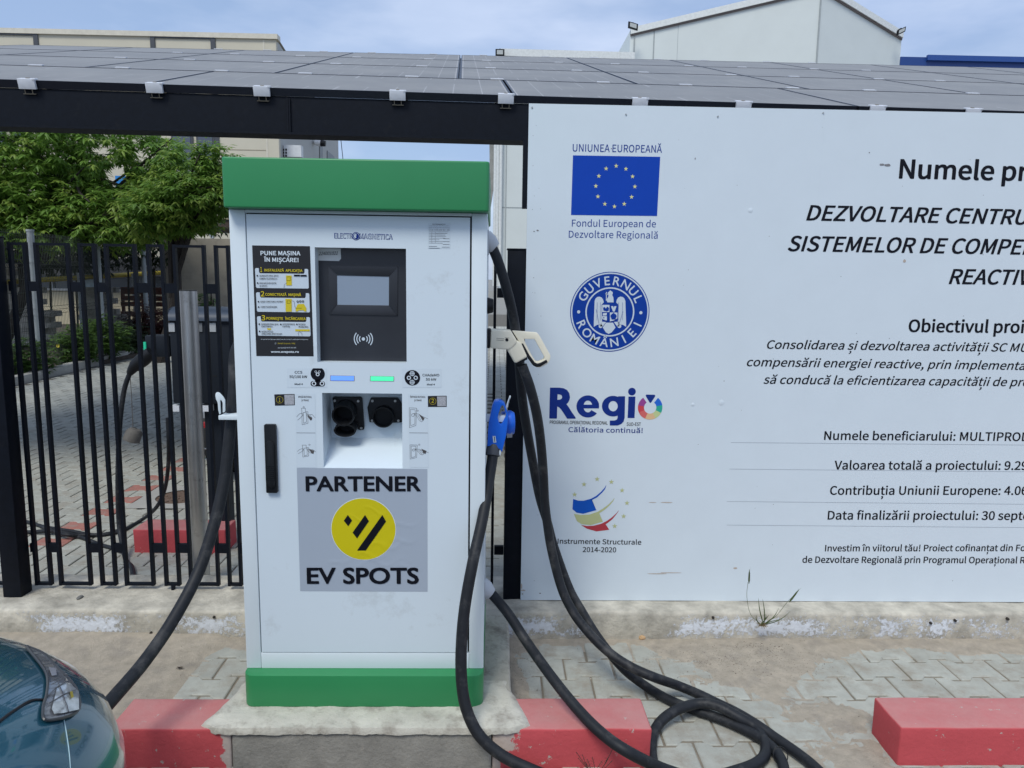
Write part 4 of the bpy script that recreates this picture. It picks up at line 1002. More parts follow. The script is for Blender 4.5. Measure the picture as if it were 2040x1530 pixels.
# structural instruments
z4 = zoomed(1080, 920, 7.846); faded = mat('faded_yellow', (.47,.50,.25), .5, var=.06)
b = MB()
for (u, v) in ((860,272),(1083,315),(1250,447),(1327,645),(1275,852),(1135,1005),(655,352),(508,512)): star(b, A(*z4(u, v), Y1), .0125, Y1)
part('star_print', b, faded, nb, fix=False)
def swoosh(top, bot, m_):
    b = MB(); T_ = [A(*z4(*p), Y1) for p in top]; Bq = [A(*z4(*p), Y1) for p in bot]
    for i in range(len(T_)-1): b.poly([T_[i], T_[i+1], Bq[i+1], Bq[i]])
    part('emblem_print', b, m_, nb, fix=False)
swoosh([(485,580),(560,607),(650,608),(770,575),(772,574),(850,530),(920,470),(970,415),(1003,362)], [(474,740),(540,795),(640,812),(848,756),(775,600),(860,555),(940,480),(985,425),(1003,366)], mat('emblem_blue', (.005,.085,.45), .5, spec=.2))
swoosh([(495,812),(600,832),(740,825),(870,780),(872,779),(960,725),(1040,665),(1100,605),(1130,565)], [(545,930),(620,975),(760,990),(950,935),(895,805),(985,745),(1060,675),(1110,615),(1130,572)], faded)
swoosh([(612,988),(700,1003),(800,1000),(920,970),(985,938),(1010,925),(1090,870),(1160,805),(1197,760)], [(612,990),(700,1045),(850,1088),(1050,1062),(992,975),(1025,955),(1100,895),(1165,815),(1197,766)], mat('emblem_red', (.42,.035,.05), .5))
bt_('Instrumente Structurale', (1111,1082.9), (1277.3,1085), 9.7, bold=.014)
bt_('2014-2020', (1160.9,1099.7), (1227.2,1100.2), 9.7, bold=.014)
# right hand text
B_ = dict(bold=.026)
bt_('Numele proiectului', (1792,354.7), (1978,358.5), 37, vis='Numele', **B_)
I_ = dict(bold=.024, shear=.22)
bt_('DEZVOLTARE CENTRU', (1607,438.5), (1873.8,443.8), 29.5, vis='DEZVOLTARE', **I_)
bt_('SISTEMELOR DE COMPENSARE', (1570,499.7), (1822,503.5), 29.5, vis='SISTEMELOR', **I_)
bt_('REACTIVE', (1890.9,565.3), (2028,566.8), 29, vis='REACTI', **I_)
bt_('Obiectivul proiectului', (1810,660.9), (1968,662.4), 24, vis='Obiectivul', **B_)
J_ = dict(bold=.014, shear=.22)
bt_('Consolidarea și dezvoltarea activităţii SC MULTIPROD', (1528,694.4), (2006,700.3), 16.5, vis='Consolidarea și dezvoltarea activităţii SC', **J_)
bt_('compensării energiei reactive, prin implementarea', (1488,729.2), (1894,734.8), 16.5, vis='compensării energiei reactive, prin', **J_)
bt_('să conducă la eficientizarea capacităţii de producţie', (1521,764.2), (2005.4,769), 16.5, vis='să conducă la eficientizarea capacităţii de', **J_)
K_ = dict(bold=.018)
bt_('Numele beneficiarului: MULTIPROD', (1642,876), (1902.4,877.6), 16.8, vis='Numele beneficiarului:', **K_)
bt_('Valoarea totală a proiectului: 9.29', (1662.2,935), (1992.3,935.8), 16.8, vis='Valoarea totală a proiectului:', **K_)
bt_('Contribuţia Uniunii Europene: 4.06', (1653.4,985.4), (1992.3,985.6), 16.8, vis='Contribuţia Uniunii Europene:', **K_)
bt_('Data finalizării proiectului: 30 septembrie', (1649,1034.8), (1947.5,1035.4), 16.8, vis='Data finalizării proiectului:', **K_)
bt_('Investim în viitorul tău! Proiect cofinanțat din Fondul', (1643.6,1098.2), (2016.8,1097.7), 12.4, vis='Investim în viitorul tău! Proiect cofinanțat din', **K_)
bt_('de Dezvoltare Regională prin Programul Operațional Regional', (1598.5,1121), (2026,1122), 12.4, vis='de Dezvoltare Regională prin Programul Operațional', **K_)
b = MB()
for (u0, v0, v1) in ((1456,881.5,886.5),(1453,934.4,939.8),(1448,999,1004.5),(1448,1046,1051)):
    a = A(u0, v0, Y1); c = A(2040, v1, Y1); c = a+(c-a)*1.35; n_ = Vector((0,0,.0005)); b.poly([a-n_, c-n_, c+n_, a+n_])
part('ruled_line', b, mat('ink_rule', (.25,.27,.30), .5), nb, fix=False)
# scuffs, dents and rust marks
def blot(mb, u, v, ru, rv, Y, seed=0):
    c = A(u, v, Y); kx = (A(u+10, v, Y)-c).x/10
    mb.poly([(c.x+ru*kx*cos(a)*(1+.45*noise.noise(Vector((a*2, seed, 0)))), Y, c.z+rv*kx*sin(a)*(1+.45*noise.noise(Vector((a*2, seed, 4))))) for a in [2*pi*i/14 for i in range(14)]])
b = MB(); rr = random.Random(5)
for (u, v, ru, rv) in ((1757,328,5,2.2),(1768,329,6,2.6),(1732,304,1.2,1.2),(1385,316,1.0,2.0),(1071,459,2.2,1.4),(1064,461,1.5,1),(1218,296,1.2,1.0),(1076,1182,2,1.2)): blot(b, u, v, ru, rv, Y1, u)
for _ in range(46): blot(b, rr.choice((rr.uniform(1058,1080), rr.uniform(1350,2000))), rr.uniform(215,1180), rr.uniform(.4,1.0), rr.uniform(.3,.8), Y1, rr.random()*9)
part('scuff_mark', b, mat('scuff', (.20,.20,.21), .6, var=.5, scale=300), nb, fix=False)
b = MB()
for (u, v, ru, rv) in ((1310,1143,20,1.0),(1336,1141,22,.8),(1328,1001,12,1.0),(1300,1001,8,.7),(1042,1176,5,1.3),(1039,1168,1.4,6),(1465,1132,4,2),(1802,520,3,3)): blot(b, u, v, ru, rv, Y1, u+1)
part('rust_stain', b, mat('rust', (.46,.39,.33), .7, var=.3, scale=200), nb, fix=False)
b = MB()
for (u, v, r) in ((1437,802,6),(1495,419,5),(1380,806,4)):
    c = A(u, v, BY); kx = (A(u+10, v, BY)-c).x/10*r
    R = [[(c.x+kx*t*cos(a), BY-.0004-.0016*(1-t*t), c.z+kx*t*sin(a)) for a in [2*pi*i/20 for i in range(21)]] for t in (0, .3, .6, 1)]
    b.grid(R)
part('dent', b, board_m, nb, smooth=True)
b = MB()
for (u, v) in ((1060,214),(1247,203+25),(1430,232),(1041,1183),(1640,225)):
    p = A(u, v, BY-.0002); b.cyl(p, p+Vector((0,-.003,0)), .0035, seg=10)
part('rivet', b, screwm, nb)['kind'] = 'stuff'

# ------------------------------------------------------------------ small things on the ground
def blade(mb, p0, p1, bend, w, n=8):
    p0, p1 = Vector(p0), Vector(p1); side = (p1-p0).cross(Vector((0,1,0))).normalized(); R = []
    for i in range(n+1):
        t = i/n; p = p0.lerp(p1, t)+Vector(bend)*sin(pi*t); ww = w*(1-t)**.6*min(1, .35+t*3)
        R.append([p-side*ww, p+Vector((0,-ww*.5,0)), p+side*ww])
    mb.grid(R)
weed = thing('grass_weed', 'small grass weed with seed heads growing out of the sand below the notice board', 'weed', G(1515,1250,.02))
wy = 3.0; grn = mat('weed_green', (.07,.105,.03), .6, var=.4, scale=60, transl=.25); straw = mat('straw', (.25,.19,.10), .7, var=.3, scale=80)
root = A(1518, 1245, wy)
b = MB()
for (u, v, bx) in ((1511,1190,-.006),(1519,1192,.004),(1525,1222,.01),(1532,1224,.006),(1508,1225,-.01),(1560,1233,.0),(1545,1228,.004)): blade(b, root+Vector((random.uniform(-.01,.01),0,0)), A(u, v, wy-.02), (bx,0,.004), .0030)
blade(b, root, A(1576,1216,wy), (.01,0,-.012), .003); blade(b, root, A(1552,1210,wy), (.01,0,-.008), .003)
part('leaf_blade', b, grn, weed, smooth=True, fix=False)
b = MB(); b.tube(spline([root, A(1496,1225,wy), A(1488,1190,wy), A(1490,1160,wy)], 6), .0009, 5); b.tube(spline([root, A(1545,1228,wy), A(1568,1200,wy), A(1588,1180,wy)], 6), .0009, 5); part('stem', b, grn, weed, fix=False)
for (a, c) in (((1492,1163),(1493,1134)), ((1572,1200),(1592,1174))):
    b = MB(); p, q = A(*a, wy), A(*c, wy); b.tube([p, p.lerp(q,.25), p.lerp(q,.7), q], [.001,.0042,.0034,.0004], 8)
    for k in range(14):
        t = k/14; m_ = p.lerp(q, t); s_ = 1 if k % 2 else -1; d_ = (q-p).normalized()
        b.add([m_, m_+d_*.018+Vector((s_*.006,0,0)), m_+Vector((0,.0008,.0008))], [(0,1,2)])
    part('seed_head', b, grn, weed, fix=False)
b = MB()
for k in range(110):
    a = random.uniform(0, 2*pi); q = root+Vector((cos(a)*random.uniform(.01,.035), sin(a)*.02, random.uniform(-.012,.012))); blade(b, root+Vector((0,0,-.006)), q, (0,0,.006), .0014, 4)
part('dry_tuft', b, straw, weed, fix=False)
dk = mat('dry_leaf', (.055,.038,.03), .85, var=.5, scale=90)
def litter(u, v, w_, n, label, zz=.012, m_=dk, sz=.008):
    c = G(u, v, zz); b = MB()
    for k in range(n):
        p = c+Vector((random.gauss(0, w_), random.gauss(0, w_*.45), abs(random.gauss(0, .004)))); a = random.uniform(0, pi)
        d_ = Vector((cos(a), sin(a), random.uniform(-.4,.5)))*sz*random.uniform(.5,1.4); n_ = Vector((-sin(a), cos(a), random.uniform(0,.8)))*sz*.22
        b.add([p-d_, p+n_, p+d_, p-n_*.5+Vector((0,0,.002))], [(0,1,2),(0,2,3)])
    solo('dead_leaf_clump', b, m_, label, 'leaf litter', at=c, fix=False)
litter(1470,1246,.016,70,'dark dried leaf clump beside the grass weed, below the notice board', .02)
litter(1408,1266,.007,26,'tiny dried leaf clump on the sand, left of the grass weed')
litter(360,1332,.006,24,'dark dried leaf clump on the joint left of the station')
litter(1520,1290,.05,120,'scattered dark plant debris on the sand in front of the grass weed', .008, sz=.004)
# pebble and flat stone
def stone(u, v, z, rx_, ry_, rz_, label, m_, seed):
    c = G(u, v, z); b = MB(); R = []
    for i in range(9):
        a = pi*i/8
        R.append([c+Vector((rx_*sin(a)*cos(q), ry_*sin(a)*sin(q), rz_*cos(a)))*(1+.22*noise.noise(Vector((sin(a)*cos(q)*1.6+seed, sin(a)*sin(q)*1.6, cos(a)*1.6)))) for q in [2*pi*k/12 for k in range(13)]])
    b.grid(R); solo('pebble', b, m_, label, 'stone', at=c, smooth=False)
stone(1279,1270,.012,.016,.012,.011,'yellowish pebble on the sand at the foot of the low wall', mat('pebble_tan', (.48,.31,.16), .7, var=.25, scale=60), 1)
stone(159,1190,.134,.011,.022,.006,'flat grey stone on the low wall under the fence', mat('pebble_grey', (.16,.16,.15), .8, var=.2, scale=60), 5)
stone(1008,1339,.01,.004,.004,.003,'tiny white stone in the sand by the plinth right edge', mat('pebble_white', (.6,.6,.58), .8), 9)
stone(258,1297,.012,.004,.004,.003,'tiny cream stone on the sand left of the station', mat('pebble_cream', (.6,.5,.38), .8), 3)
# dried weed in front of the red kerb
tw = thing('dried_weed', 'dark dried weed sprig in front of the red kerb at the bottom edge', 'weed', G(1185,1560,0))
b = MB(); by_ = 2.12; r0 = A(1185, 1548, by_)
for (u, v) in ((1148,1498),(1152,1510),(1160,1503),(1170,1512),(1180,1508),(1222,1488),(1212,1508),(1200,1515),(1150,1528),(1220,1515),(1165,1518)):
    q = A(u, v, by_-random.uniform(0,.03)); b.tube(spline([r0, r0.lerp(q,.5)+Vector((random.uniform(-.006,.006),0,-.002)), q], 4), .0009, 4)
    for k in range(7):
        t = .45+.55*k/7; m_ = r0.lerp(q, t); s_ = 1 if k % 2 else -1
        b.add([m_, m_+Vector((s_*.008,0,.006)), m_+Vector((s_*.003,0,.001))], [(0,1,2)])
part('sprig', b, dk, tw, fix=False)

# ------------------------------------------------------------------ solar carport behind the fence
CA = A(0, 158, 4.8); kk = (A(2040, 222, 4.8).z-CAM_H)/4.8
CB = A(2040, 222, (CA.z-CAM_H)/kk)
EX = (CB-CA); EX.z = 0; EX.normalize(); HH = Vector((-EX.y, EX.x, 0)); TH = radians(17.6)
UP = HH*cos(TH)+Vector((0,0,1))*sin(TH); NN = EX.cross(UP)
def PL(u, v):
    d = ray(u, v); s_ = (CA-EYE).dot(NN)/d.dot(NN); p = EYE+d*s_-CA; return p.dot(EX), p.dot(UP)
def CP(t, s_, n=0): return CA+EX*t+UP*s_+NN*n+Vector((0, 0, .0018*(t-.3)*s_))
cpt = thing('solar_carport', 'dark steel carport roofed with tilted rows of solar panels behind the fence', 'carport', (CA.x+3, CA.y+.2, 0))
rowS = [0, PL(640,149)[1], PL(640,129)[1], PL(640,114)[1], PL(640,104)[1]]
rowS = [0, rowS[1], rowS[1]+(rowS[4]-rowS[1])/3, rowS[1]+2*(rowS[4]-rowS[1])/3, rowS[4]]
t1 = [PL(339,162)[0], PL(1020,186)[0], PL(1708,208)[0]]; p1_ = (t1[2]-t1[0])/2
tt = [PL(182,137)[0], PL(549,146)[0], PL(915,150)[0], PL(1270,161)[0]]; p2_ = (tt[3]-tt[0])/3
print('carport rows', rowS, 't1', t1, 'tt', tt, CA, CB)
frame_m = mat('panel_frame_black', (.010,.012,.020), .35, .3, var=.1)
cell_m = mat('panel_glass', (.19,.187,.178), .46, var=.08, scale=1.2, spec=.5, dirt=(.24,.235,.22), dirt_amt=.5, dscale=1.5)
line_m = mat('cell_line', (.33,.33,.33), .5)
t_left = PL(172, 93.5)[0]
def sbox(mb, t0, t1_, s0, s1, n0, n1):
    mb.add([CP(t0,s0,n0), CP(t1_,s0,n0), CP(t1_,s1,n0), CP(t0,s1,n0), CP(t0,s0,n1), CP(t1_,s0,n1), CP(t1_,s1,n1), CP(t0,s1,n1)],
           [(0,3,2,1),(4,5,6,7),(0,1,5,4),(1,2,6,5),(2,3,7,6),(3,0,4,7)])
npan = 0
for r_ in range(4):
    s0, s1 = rowS[r_]+.008, rowS[r_+1]-.008
    per, t0 = (p1_, t1[1]) if r_ == 0 else (p2_, tt[2])
    k0 = -4 if r_ == 0 else -5
    for k in range(k0, 6 if r_ == 0 else 9):
        a, c = t0+k*per+.008, t0+(k+1)*per-.008
        if c < t_left-1.2: continue
        b = MB(); sbox(b, a, c, s0, s0+.012, -.048, 0); sbox(b, a, c, s1-.012, s1, -.048, 0); sbox(b, a, a+.012, s0+.012, s1-.012, -.048, -.0003); sbox(b, c-.012, c, s0+.012, s1-.012, -.048, -.0003); sbox(b, a-.0155, a-.0005, s0, s1, -.048, -.040)
        f_ = part('solar_panel', b, frame_m, cpt, at=CP(a, s0))
        b = MB(); sbox(b, a+.012, c-.012, s0+.012, s1-.012, -.006, -.002); part('glass', b, cell_m, f_, at=CP(a, s0))
        b = MB(); n = 12 if r_ == 0 else 9; w_ = .0035
        for i in range(1, n):
            t = a+(c-a)*i/n; ww = w_*(2.6 if i*2 == n else 1)
            b.add([CP(t-ww, s0+.03, -.0015), CP(t+ww, s0+.03, -.0015), CP(t+ww, s1-.03, -.0015), CP(t-ww, s1-.03, -.0015)], [(0,1,2,3)])
        for t in (a+.022, c-.022): b.add([CP(t-w_*1.4, s0+.03, -.0015), CP(t+w_*1.4, s0+.03, -.0015), CP(t+w_*1.4, s1-.03, -.0015), CP(t-w_*1.4, s1-.03, -.0015)], [(0,1,2,3)])
        part('cell_line', b, line_m, f_, at=CP(a, s0), fix=False)
        npan += 1
tc_ = [PL(u, v)[0] for u, v in ((52,160),(322,165),(536,170),(797,178),(1005,185),(1263,193),(1461,199),(1723,208),(1915,215))]
dtc = tc_[8]-tc_[6]
tc_ += [tc_[7]+dtc, tc_[8]+dtc, tc_[0]-(tc_[2]-tc_[1])]
for t in tc_:
    b = MB(); sbox(b, t-.020, t+.020, .24, rowS[4]+.05, -.105, -.0505); part('rail', b, alu, cpt, at=CP(t,0))
    b = MB(); sbox(b, t-.050, t+.050, -.022, -.002, -.050, .010); sbox(b, t-.050, t+.050, -.0019, .030, .002, .010); sbox(b, t+.038, t+.056, -.024, -.004, .0005, .012)
    ec_ = part('end_clamp', b, alu, cpt, at=CP(t,0), bevel=.0015)
    b = MB(); sbox(b, t-.010, t+.010, .002, .018, .0102, .014); sbox(b, t-.036, t+.036, -.012, .02, -.080, -.076); sbox(b, t-.024, t-.020, -.014, -.01, -.076, -.0505); sbox(b, t+.020, t+.024, -.014, -.01, -.076, -.0505)
    part('bolt', b, mat('bolt_dull', (.25,.22,.17), .5, .6), ec_, at=CP(t,0))
    for s_ in rowS[1:]:
        b = MB(); sbox(b, t-.052, t+.052, s_-.02, s_+.02, .001, .009); part('mid_clamp', b, alu, cpt, at=CP(t,s_))
# main beam: H section with splice plate
bm0 = CA+HH*.03; zt_ = CA.z-.042; zb_m = A(0, 253, bm0.y).z
def hbox(mb, t0, t1_, h0, h1, z0, z1):
    P_ = [CA+EX*t0+HH*h0, CA+EX*t1_+HH*h0, CA+EX*t1_+HH*h1, CA+EX*t0+HH*h1]
    mb.slab([(p.x, p.y) for p in P_], z0, z1)
tL, tR = -4.2, 9.0
b = MB(); hbox(b, tL, tR, .012, .19, zb_m, zb_m+.014); hbox(b, tL, tR, .030, .19, zt_-.012, zt_); hbox(b, tL, tR, .030, .042, zb_m+.014, zt_-.012)
bm_o = part('main_beam', b, blacksteel, cpt)
ts = PL(570, 172)[0]; tS = (A(570, 225, bm0.y)-CA).dot(EX)
b = MB(); hbox(b, tS-.010, tS, .014, .0295, zb_m+.015, zt_-.013); hbox(b, tS+.002, tS+.012, .016, .0295, zb_m+.015, zt_-.013); part('splice_plate', b, blacksteel, bm_o)
for tcol in ((A(1160, 400, 5).x-CA.x), 8.0, -3.9):
    b = MB(); hbox(b, tcol-.07, tcol+.07, .11, .25, 0, zb_m-.001); part('column', b, blacksteel, cpt)
for tcol in ((A(1160, 400, 5).x-CA.x), 8.0, -3.9):
    b = MB(); b.ext([CA+EX*(tcol-.05)+HH*.262+Vector((0,0,zt_-.2-CA.z)), CA+EX*(tcol-.05)+HH*6.3+Vector((0,0,zt_-.2+6.04*tan(TH)-CA.z)), CA+EX*(tcol-.05)+HH*6.3+Vector((0,0,zt_-.08+6.04*tan(TH)-CA.z)), CA+EX*(tcol-.05)+HH*.262+Vector((0,0,zt_-.08-CA.z))], EX*.1)
    part('rafter', b, blacksteel, cpt)
    if abs(tcol) < 3.8: continue
    b = MB(); hbox(b, tcol-.07, tcol+.07, 5.8, 5.94, 0, zt_-.2+5.5*tan(TH)); part('column', b, blacksteel, cpt)
q = A(1042, 300, bm0.y); q1 = A(1051, 415, bm0.y)
b = MB(); b.box(q.x, q1.x+.02, bm0.y-.02, bm0.y+.05, q1.z, zb_m+.004); part('hanger', b, blacksteel, cpt)

# ------------------------------------------------------------------ paved yard behind the fence
def in_view(x, y, m_=6):
    q = Vector((x, y, 0))-EYE; z = q.dot(_fw)
    u = 1020+F_PX*q.dot(_r)/z
    return (-20 < u < 492) or (970 < u < 1056)
b = MB(); b.box(-6.62, 6, 3.46, 32, -.03, -.007)
yard = struct('yard_paving', b, mat('yard_joint', (.13,.12,.10), .95, var=.2, scale=20, bump=.5, bscale=200), at=(0,0,0))
cand = []; far = MB(); rm = MB()
y, row = 3.54, 0
red_row = lambda x: abs(x+2.60) < .05 or abs(x-.20) < .05
while y < 24:
    x0 = -6.5+(row % 2)*.1; k = 0
    while x0+k*.2 < 3.0:
        x = x0+k*.2; k += 1
        red = red_row(x) and row % 2 == 1 and 4.0 < y < 8.6
        if abs(x-(-2.22)) < .22 and abs(y-5.14) < .26: continue
        if in_view(x, y) and y < 9 and len(cand) < 298 : cand.append((x, y, red))
        elif in_view(x, y) or (y < 7 and -3.5 < x < 2): paver_shape(rm if red else far, x, y, -.03, random.uniform(-.0018,.0012), random.uniform(-.006,.006), top_in=.008, g=.006)
    y += .14; row += 1
for x, y, red in cand: lay(yard, x, y, 'r' if red else 'g')
f_ = part('paver', far, mat('paver_grey_far', (.42,.425,.385), .92, var=.2, scale=3.5, bump=.3, bscale=120, dirt=(.30,.29,.25), dirt_amt=.4, dscale=6), yard, fix=False); f_['kind'] = 'stuff'
if rm.v: f_ = part('paver', rm, paver_r, yard, fix=False); f_['kind'] = 'stuff'
print('pavers yard', len(cand), len(far.f))
# manhole with concrete collar
mh = thing('manhole', 'round rusty cast manhole cover in a square concrete collar behind the bollard', 'manhole cover', (-2.22, 5.14, 0))
b = MB(); n = 32; R_ = [[(-2.22+r*cos(2*pi*i/n), 5.14+r*sin(2*pi*i/n), z) for i in range(n+1)] for r, z in ((.17,.004),(.20,.004))]
b.grid(R_); sq = [(-2.22+.27*s/max(abs(s), abs(t)), 5.14+.27*t/max(abs(s), abs(t)), .003) for s, t in [(cos(2*pi*i/n), sin(2*pi*i/n)) for i in range(n+1)]]
b.grid([[(p[0], p[1], .0035) for p in R_[1]], sq]); part('collar', b, mat('collar_concrete', (.37,.36,.33), .9, var=.1), mh)
b = MB(); b.poly([(-2.22+.17*cos(2*pi*i/n), 5.14+.17*sin(2*pi*i/n), -.002) for i in range(n)])
for r in (.04,.08,.12,.155):
    for k in range(int(r*90)):
        a = 2*pi*k/int(r*90)+r*9; c = Vector((-2.22+r*cos(a), 5.14+r*sin(a), 0)); b.obox(c, Vector((cos(a),sin(a),0))*.011, Vector((-sin(a),cos(a),0))*.006, Vector((0,0,.003)))
part('cover', b, mat('rusty_iron', (.13,.085,.06), .8, var=.35, scale=60), mh)

# kerb along the planting bed
kb_m = mat('bed_kerb', (.43,.42,.38), .9, var=.15, scale=8, bump=.3)
bed = thing('bed_kerb', 'pale concrete kerb running along the planting bed behind the fence', 'kerb', (-6.7, 12, 0))
y = 8.0
while y < 24:
    off = -.0 if y < 11.5 else .0; x = -6.72-.06*(y-10)
    b = MB(); b.box(x-.14, x, y+.004, y+.996, -.03, .10); part('kerb_stone', b, kb_m, bed, bevel=.006); y += 1.0
b = MB(); b.box(-16, -6.86, 6, 26, -.03, .04); struct('planting_bed', b, mat('bed_soil', (.075,.06,.045), .95, var=.4, scale=9, bump=.8, bscale=30))

# ------------------------------------------------------------------ foliage helper
def crown_mesh(blobs, ncl, leaf, seed, per=8, droop=.9, hole=None, wmul=.34, shell=.55):
    rr = random.Random(seed); V_ = []; F_ = []
    tot = sum(r[0]*r[1]*r[2] for c, r in blobs)
    for c, r in blobs:
        n = int(ncl*r[0]*r[1]*r[2]/tot)
        for _ in range(n):
            d = Vector((rr.gauss(0,1), rr.gauss(0,1), rr.gauss(0,1))).normalized(); q = rr.uniform(shell**2, 1)**.5
            lump = 1+.28*noise.noise(Vector((d.x*2.1+seed, d.y*2.1, d.z*2.1)))+.12*noise.noise(d*6)
            p = Vector((c[0]+d.x*r[0]*q*lump, c[1]+d.y*r[1]*q*lump, c[2]+d.z*r[2]*q*lump))
            if hole and hole(p): continue
            if p.z < .05: continue
            if noise.noise(p*1.9+Vector((seed,0,0))) < -.45: continue
            s_ = leaf*rr.uniform(.7,1.2); a0 = rr.uniform(0, 6.28)
            tip = (d+Vector((0,0,.35))).normalized()
            for k in range(per):
                a = a0+k*2*pi/per*1.15; h = Vector((cos(a), sin(a), 0)); dr = droop*rr.uniform(.4,1.25)
                dirn = (h*.8+d*.35+Vector((0,0,.35-dr))).normalized(); ln = s_*rr.uniform(.7,1.15)
                side = dirn.cross(Vector((0,0,1))); side = side.normalized() if side.length > .05 else Vector((1,0,0))
                nrm = side.cross(dirn).normalized(); w_ = ln*wmul*.5
                b0 = p+tip*rr.uniform(-.04,.04)+h*.01
                m1 = b0+dirn*ln*.45+nrm*ln*.05; t_ = b0+dirn*ln+Vector((0,0,-ln*.18*dr))
                i0 = len(V_); V_ += [tuple(b0), tuple(m1-side*w_-nrm*w_*.35), tuple(m1), tuple(m1+side*w_-nrm*w_*.35), tuple(t_)]
                F_ += [(i0, i0+2, i0+1), (i0, i0+3, i0+2), (i0+1, i0+2, i0+4), (i0+2, i0+3, i0+4)]
    mb = MB(); mb.v = V_; mb.f = F_; mb.mi = [0]*len(F_); return mb
def leafmat(name, c, v=.45, sc=2.0, tr=.35, rough=.42):
    M = mat(name, c, rough, var=v, scale=sc, transl=tr, spec=.4); return M
cherry = leafmat('cherry_leaf', (.16,.29,.05), .45, 5.5, .42)
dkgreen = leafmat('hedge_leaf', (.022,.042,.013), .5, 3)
bushg = leafmat('bush_leaf', (.10,.18,.045), .5, 4)
redleaf = leafmat('red_leaf', (.085,.028,.022), .5, 6, .2)
bark = mat('bark', (.035,.028,.024), .9, var=.4, scale=20, bump=.8, bscale=60)
leaf_highlight = leafmat('highlight_leaf', (.26,.37,.07), .3, 7, .45)  # brighter yellow-green leaf tone, sunlit highlights put into the colour
def tree(label, base, top, blobs, ncl, leaf, seed, m_, limbs, hole=None, group=None, per=8):
    t = thing('cherry_tree', label, 'tree', base, group)
    b = MB(); base = Vector(base); top = Vector(top)
    b.tube(spline([base, base.lerp(top,.35)+Vector((.06,.03,0)), base.lerp(top,.7)+Vector((-.05,0,0)), top], 5), [.11-.07*i/15 for i in range(16)], 9)
    rr = random.Random(seed)
    for k in range(limbs):
        s_ = base.lerp(top, rr.uniform(.35,.95)); c, r = rr.choice(blobs)
        e = Vector((c[0]+rr.uniform(-.8,.8)*r[0], c[1]+rr.uniform(-.8,.8)*r[1], c[2]+rr.uniform(-.6,.85)*r[2]))
        pts = spline([s_, s_.lerp(e,.4)+Vector((rr.uniform(-.15,.15),0,.15)), s_.lerp(e,.75)+Vector((rr.uniform(-.1,.1),0,.05)), e], 4)
        b.tube(pts, [.045*(1-i/(len(pts)))+.006 for i in range(len(pts))], 6)
    part('trunk', b, bark, t, smooth=True, fix=False)
    part('crown', crown_mesh(blobs, ncl, leaf, seed, per=per, hole=hole), m_, t, fix=False)
    part('highlight_leaves', crown_mesh([(c, (r[0]*1.03, r[1]*1.05, r[2]*1.04)) for c, r in blobs], int(ncl*.22), leaf*.95, seed+100, per=6, hole=hole, shell=.9), leaf_highlight, t, fix=False)  # extra outer shell of lighter leaves, added to paint highlights on the crown
    return t
def px_hole(lst):
    def f(p):
        q = p-EYE; z = q.dot(_fw); u = 1020+F_PX*q.dot(_r)/z; v = 765+F_PX*q.dot(_d)/z
        return any(((u-a)/ru)**2+((v-c)/rv)**2 < 1 for a, c, ru, rv in lst)
    return f
def BL(u, v, y, rx_, ry_, rz_): p = A(u, v, y); return ((p.x, p.y, p.z), (rx_, ry_, rz_))
TREE_G = 'leafy cherry trees beyond the mesh fence'
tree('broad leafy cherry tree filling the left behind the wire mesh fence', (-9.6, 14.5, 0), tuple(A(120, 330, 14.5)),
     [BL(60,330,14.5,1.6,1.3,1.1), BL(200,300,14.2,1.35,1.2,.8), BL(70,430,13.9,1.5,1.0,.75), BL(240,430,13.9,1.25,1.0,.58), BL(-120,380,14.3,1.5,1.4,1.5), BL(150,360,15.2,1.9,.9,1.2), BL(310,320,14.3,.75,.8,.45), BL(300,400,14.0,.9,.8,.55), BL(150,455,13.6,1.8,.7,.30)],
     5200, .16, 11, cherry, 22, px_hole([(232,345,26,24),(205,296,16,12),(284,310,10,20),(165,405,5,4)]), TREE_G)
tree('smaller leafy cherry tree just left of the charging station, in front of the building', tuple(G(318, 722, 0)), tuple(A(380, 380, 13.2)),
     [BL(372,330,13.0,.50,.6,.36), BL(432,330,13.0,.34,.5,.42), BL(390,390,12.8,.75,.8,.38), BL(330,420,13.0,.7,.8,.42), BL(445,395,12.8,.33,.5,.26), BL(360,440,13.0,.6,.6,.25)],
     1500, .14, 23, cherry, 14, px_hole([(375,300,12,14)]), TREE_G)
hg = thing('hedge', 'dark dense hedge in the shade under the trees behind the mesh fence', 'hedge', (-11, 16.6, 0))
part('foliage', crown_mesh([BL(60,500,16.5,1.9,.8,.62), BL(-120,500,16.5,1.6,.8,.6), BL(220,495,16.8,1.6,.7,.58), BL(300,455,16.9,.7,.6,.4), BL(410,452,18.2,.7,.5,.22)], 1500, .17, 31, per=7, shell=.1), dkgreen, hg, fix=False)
b = MB()
for i in range(9): p = A(-60+i*52, 560, 16.7); b.tube([(p.x, p.y, 0), (p.x+.05, p.y, p.z+.3)], [.03,.02], 6)
part('stem', b, bark, hg, smooth=True, fix=False)
def bush(label, blobs, n, leaf, seed, m_, per=6, cat='bush', group=None, name='bush'):
    c = blobs[0][0]; t = thing(name, label, cat, (c[0], c[1], .04), group)
    part('foliage', crown_mesh(blobs, n, leaf, seed, per=per, droop=.6, wmul=.55, shell=.2), m_, t, fix=False)
    b = MB(); rr = random.Random(seed)
    for k in range(8): b.tube([(c[0]+rr.uniform(-.1,.1), c[1], .03), (c[0]+rr.uniform(-.4,.4)*blobs[0][1][0]*2, c[1]+rr.uniform(-.1,.1), c[2]+rr.uniform(0,.2))], .006, 5)
    part('stem', b, bark, t, fix=False)
BG = 'low bushes in the planting bed behind the mesh fence'
